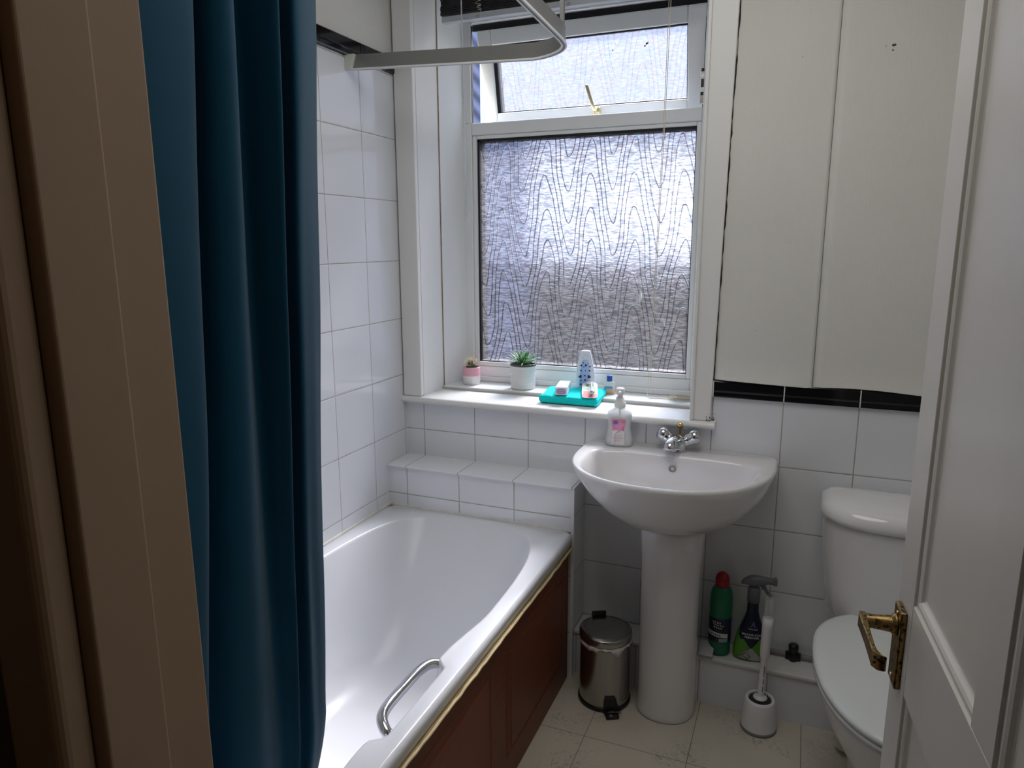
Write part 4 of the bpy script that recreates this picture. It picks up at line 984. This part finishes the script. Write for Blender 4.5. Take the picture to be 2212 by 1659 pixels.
path2 = [(.896, .078, 2.27), (.893, .08, 2.14), (.889, .09, 1.85), (.876, .11, 1.40), (.862, .14, 1.06), (.853, .17, .95), (.851, .18, .9185), (.858, .185, .9115), (.90, .185, .9115), (.94, .19, .912)]
tube(bm, smoothpath([Vector(p) - V0 for p in path2], 6), .0010, 6)
random.seed(9); coil = []
for k in range(70):
    a = k * .95; r = .022 + random.uniform(-.006, .006); coil.append(Vector((.965 + r * 1.5 * math.cos(a) + random.uniform(-.006, .006), .195 + r * .8 * math.sin(a), .9115 + .0002 * k)) - V0)
tube(bm, smoothpath(coil, 4), .0010, 5); obj('pull_cord', bm, CORD, bd_)

# ------------------------------------------------------------------ shower curtain rail and curtain
rl = thing('curtain_rail', 'L shaped grey aluminium shower curtain rail fixed to the left wall', 'curtain rail', (.0, -.28, 1.97)); RO = Vector((0, .28, -1.97))
cp = [(.012, -.28, 1.972), (.2, -.28, 1.964), (.4, -.28, 1.955), (.60, -.281, 1.947)]
for k in range(1, 10):
    a = PI / 2 * k / 10; cp.append((.60 + .115 * math.sin(a), -.281 - .105 * (1 - math.cos(a)), 1.947 + .0008 * k))
cp += [(.715, -.40, 1.957), (.713, -.6, 1.968), (.71, -.9, 1.985), (.71, -1.3, 1.998), (.71, YF + .002, 2.005)]
def band(off0, off1, h0, h1, name, mat):
    bm = bmesh.new(); P = [Vector(p) for p in cp]; rs = []
    for i, p in enumerate(P):
        t = (P[min(i + 1, len(P) - 1)] - P[max(0, i - 1)]); t.z = 0; t.normalize(); nrm = Vector((t.y, -t.x, 0))  # right hand side: room side on first leg = -y
        rs.append([p + nrm * a + Vector((0, 0, b)) + RO for a, b in ((off0, h0), (off1, h0), (off1, h1), (off0, h1))])
    rings(bm, rs)
    return obj(name, bm, mat, rl, auto=40)
band(-.006, .0015, -.0205, .0205, 'rail_web', ALU); band(-.009, -.005, -.023, -.018, 'rail_lip', M('white_lip', (.80, .81, .82), .3)); band(.001, .006, -.023, -.0185, 'rail_lip', M('white_lip_2', (.80, .81, .82), .3))
bm = bmesh.new(); extrude_poly(bm, [(0, -.012, -.020), (.022, -.012, -.020), (.034, -.012, .018), (.034, -.012, .022), (0, -.012, .022)], (0, .020, 0)); o = obj('wall_bracket', bm, M('cream_bracket', (.66, .68, .60), .4), rl); mod_bev(o, .001)
bm = bmesh.new(); box(bm, .709, .719, -.385 + .28, -.375 + .28, .0, ZC - 1.97); o = obj('ceiling_hanger', bm, ALU, rl)
# curtain: pleated loft between a plan line at the rail and a plan line at the hem
ct = thing('shower_curtain', 'teal blue fabric shower curtain gathered at the near end of the bath', 'shower curtain', (.66, -1.55, 0)); CO = Vector((-.66, 1.55, 0))
top = [(.650, -1.291), (.672, -1.330), (.692, -1.375), (.703, -1.410), (.680, -1.405), (.652, -1.395), (.680, -1.425), (.718, -1.452), (.690, -1.462), (.655, -1.470), (.690, -1.505), (.724, -1.540), (.712, -1.562), (.670, -1.555), (.690, -1.568), (.724, -1.586), (.738, -1.620), (.742, -1.680), (.735, -1.760)]
botm = [(.618, -1.330), (.622, -1.350), (.624, -1.368), (.624, -1.380), (.612, -1.383), (.604, -1.388), (.614, -1.396), (.622, -1.404), (.612, -1.415), (.604, -1.428), (.612, -1.455), (.622, -1.490), (.614, -1.530), (.585, -1.560), (.600, -1.572), (.624, -1.588), (.628, -1.610), (.625, -1.680), (.615, -1.760)]
bm = bmesh.new(); Tp = smoothpath([(x, y, 0) for x, y in top], 6); Bp = smoothpath([(x, y, 0) for x, y in botm], 6)
rs = []; NZ = 70; z1, z0 = 1.965, .532
for j in range(NZ + 1):
    t = j / NZ; z = z1 + (z0 - z1) * t; w = min(1, (z1 - z) / (z1 - .68)) ** 1.2; r = []
    q = max(0, (.66 - z) / .13)
    for k, (a, b_) in enumerate(zip(Tp, Bp)):
        p = a.lerp(b_, w); u = max(0, 1 - k / 45)
        r.append(Vector((p.x + .004 * noise.noise(Vector((a.y * 14, z * 3, 0))) - .008 * q * (1 + .3 * u), p.y + .004 * noise.noise(Vector((a.y * 9, z * 2.5, 4))) - .03 * q * q * u, z)) + CO)
    rs.append(r)
rings(bm, rs, False, False, closed=False)
o = obj('curtain_cloth', bm, CURT, ct, smooth=True); o.modifiers.new('s', 'SOLIDIFY').thickness = .0015
for k in range(9):
    y = -1.35 - k * .05; obj('glider', B(.706 + CO.x, .710 + CO.x, y - .004 + CO.y, y + .004 + CO.y, 1.955, 1.972), WPLA, ct)

# ------------------------------------------------------------------ doorway and door
bm = bmesh.new()   # left lining: recessed rebate near the room, stop nearer the hall
box(bm, .820, .851, -1.832, YF + .012, 0, 2.03); box(bm, .820, .858, -1.8855, -1.832, 0, 2.03)
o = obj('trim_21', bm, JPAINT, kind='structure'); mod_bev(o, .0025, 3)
bm = bmesh.new(); box(bm, .790, .8495, -1.915, -1.8875, 0, 2.06); o = obj('trim_22', bm, JPAINT, kind='structure'); mod_bev(o, .008, 4)
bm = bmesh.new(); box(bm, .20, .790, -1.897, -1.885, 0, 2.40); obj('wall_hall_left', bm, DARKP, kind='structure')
bm = bmesh.new(); box(bm, 1.540, 1.570, -1.8855, YF, 0, 2.03); box(bm, .82, 1.57, -1.8855, YF, 2.0, 2.03); box(bm, 1.543, 1.60, -1.915, -1.8875, 0, 2.06)
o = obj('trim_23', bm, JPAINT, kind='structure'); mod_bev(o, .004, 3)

dr = empty('door_1', (1.537, -1.790, 0), math.radians(94.51), kind='structure')
DW, DT, DZ0, DZ1 = .686, .035, .008, 1.98
# s measured from the free edge -> local x = DW - s ; visible face at local y = 0
def dbox(bm, s0, s1, y0, y1, z0, z1): box(bm, DW - s1, DW - s0, y0, y1, z0, z1)
P = [(.081, .335), (.400, .605)]; ZP = [(.20, .820), (.955, 1.86)]
bm = bmesh.new()
dbox(bm, 0, .081, -DT, 0, DZ0, DZ1); dbox(bm, .605, DW, -DT, 0, DZ0, DZ1)
dbox(bm, .0815, .6045, -DT, -.0004, DZ0, .20); dbox(bm, .0815, .6045, -DT, -.0004, .820, .955); dbox(bm, .0815, .6045, -DT, -.0004, 1.86, DZ1)
for a, b_ in ZP: dbox(bm, .335, .400, -DT, -.0006, a, b_)
o = obj('stiles_and_rails', bm, DPAINT, dr)
mod_bev(o, .0008, 1)
for (s0, s1) in P:
    for (a, b_) in ZP:
        bm = bmesh.new(); x0, x1 = DW - s1, DW - s0
        ins = lambda d, y: [(x0 + d, y, a + d), (x1 - d, y, a + d), (x1 - d, y, b_ - d), (x0 + d, y, b_ - d)]
        prof = [(0, -.001), (.001, -.004), (.003, -.005), (.005, -.0035), (.008, -.0035), (.012, -.0055), (.015, -.009), (.017, -.0105), (.020, -.0110)]
        rings(bm, [ins(d, y) for d, y in prof], False, True)
        for f in bm.faces: f.smooth = False
        o = obj('raised_panel', bm, DPAINT, dr)
        bm = bmesh.new(); box(bm, x0, x1, -DT + .006, -DT + .016, a, b_); obj('panel_back', bm, DPAINT, dr)
# door lever on a brass back plate
dh = empty('lever_handle', (DW - .040, 0, .892)); dh.parent = dr
bm = bmesh.new(); box(bm, -.021, .021, 0, .0085, -.078, .040); o = obj('back_plate', bm, BRASS, dh); mod_bev(o, .0025, 2)
bm = bmesh.new()
prof = [(.0150, .008), (.0165, .010), (.0150, .013), (.0120, .016), (.0110, .024), (.0100, .040), (.0100, .052), (.0085, .054)]
rings(bm, [[(r * math.cos(2 * PI * k / 24), h_, .012 + r * math.sin(2 * PI * k / 24)) for k in range(24)] for r, h_ in prof])
rs = []
for x, y, z, w, t_ in ((.010, .052, .012, .0085, .004), (.0, .053, .012, .0105, .005), (-.02, .053, .012, .0095, .0045), (-.05, .053, .0115, .0095, .0035), (-.085, .053, .011, .0105, .0030), (-.098, .052, .010, .0115, .0035), (-.105, .047, .009, .0115, .003), (-.108, .041, .009, .0105, .002)):
    rs.append([(x, y - t_, z - w), (x, y + t_, z - w), (x, y + t_, z + w), (x, y - t_, z + w)])
rings(bm, rs); o = obj('lever', bm, BRASS, dh, auto=35); mod_bev(o, .0015, 2)
bm = bmesh.new()
for z in (-.075, .034): lathe(bm, [(.004, 0), (.0035, .0012), (.0003, .0016)], (0, 0, 0), 12)
bm.free(); bm = bmesh.new()
for z in (-.067, .030):
    rings(bm, [[(r * math.cos(2 * PI * k / 12), h_, z + r * math.sin(2 * PI * k / 12)) for k in range(12)] for r, h_ in ((.0042, .0084), (.0036, .0098), (.0004, .0100))])
obj('plate_screw', bm, GOLD, dh, smooth=True)

# ------------------------------------------------------------------ outside
gm = M('garden_paving', (.10, .10, .095), .9, var=.3)
obj('ground', B(-12, 14, .6, 16, -3.1, -3.0), gm, kind='structure')
nh = thing('neighbour_house', 'brown brick house opposite seen only as a blur through the obscured window', 'building', (.5, 9, -3))
m, nt_, b_ = newmat('brick'); br = nd(nt_, 'ShaderNodeTexBrick'); v_ = mapping(nt_, (1, 1, 1)); cx_ = nd(nt_, 'ShaderNodeSeparateXYZ'); cb = nd(nt_, 'ShaderNodeCombineXYZ'); nt_.links.new(v_, cx_.inputs[0]); nt_.links.new(cx_.outputs[0], cb.inputs[0]); nt_.links.new(cx_.outputs[2], cb.inputs[1]); nt_.links.new(cb.outputs[0], br.inputs[0])
br.inputs['Color1'].default_value = (.06, .045, .038, 1); br.inputs['Color2'].default_value = (.045, .036, .032, 1); br.inputs['Mortar'].default_value = (.09, .085, .08, 1); br.inputs['Scale'].default_value = 4
nt_.links.new(br.outputs[0], b_.inputs['Base Color']); b_.inputs['Roughness'].default_value = .9
obj('brick_wall', B(-7, 6, 0, 6, 0, 4.2), m, nh)
bm = bmesh.new(); extrude_poly(bm, [(-7.3, -.3, 4.1), (-7.3, 6.3, 4.1), (-7.3, 3, 6.0)], (13.6, 0, 0)); obj('roof', bm, M('slate', (.12, .13, .16), .7, var=.3, vs=6), nh)
ro = thing('slate_roof', 'blue grey slate roof slope showing in the gap beside the open top light', 'roof', (-3.0, 6.0, -3))
m, nt_, b_ = newmat('blue_slates'); v_ = mapping(nt_, (1, 1, 1)); wv = nd(nt_, 'ShaderNodeTexWave'); wv.wave_type = 'BANDS'; wv.bands_direction = 'DIAGONAL'; wv.inputs['Scale'].default_value = 3.2; wv.inputs['Distortion'].default_value = .4; nt_.links.new(v_, wv.inputs['Vector'])
nt_.links.new(mixc(nt_, wv.outputs['Fac'], (.035, .04, .085), (.14, .155, .25)), b_.inputs['Base Color']); b_.inputs['Roughness'].default_value = .6
bm = bmesh.new(); rings(bm, [[(-4, 0, z), (.57, 0, z), (-1.6, 3, z), (-4, 3, z)] for z in (0, 7.6)])
for f in bm.faces: f.smooth = False
obj('roof_slope', bm, m, ro)
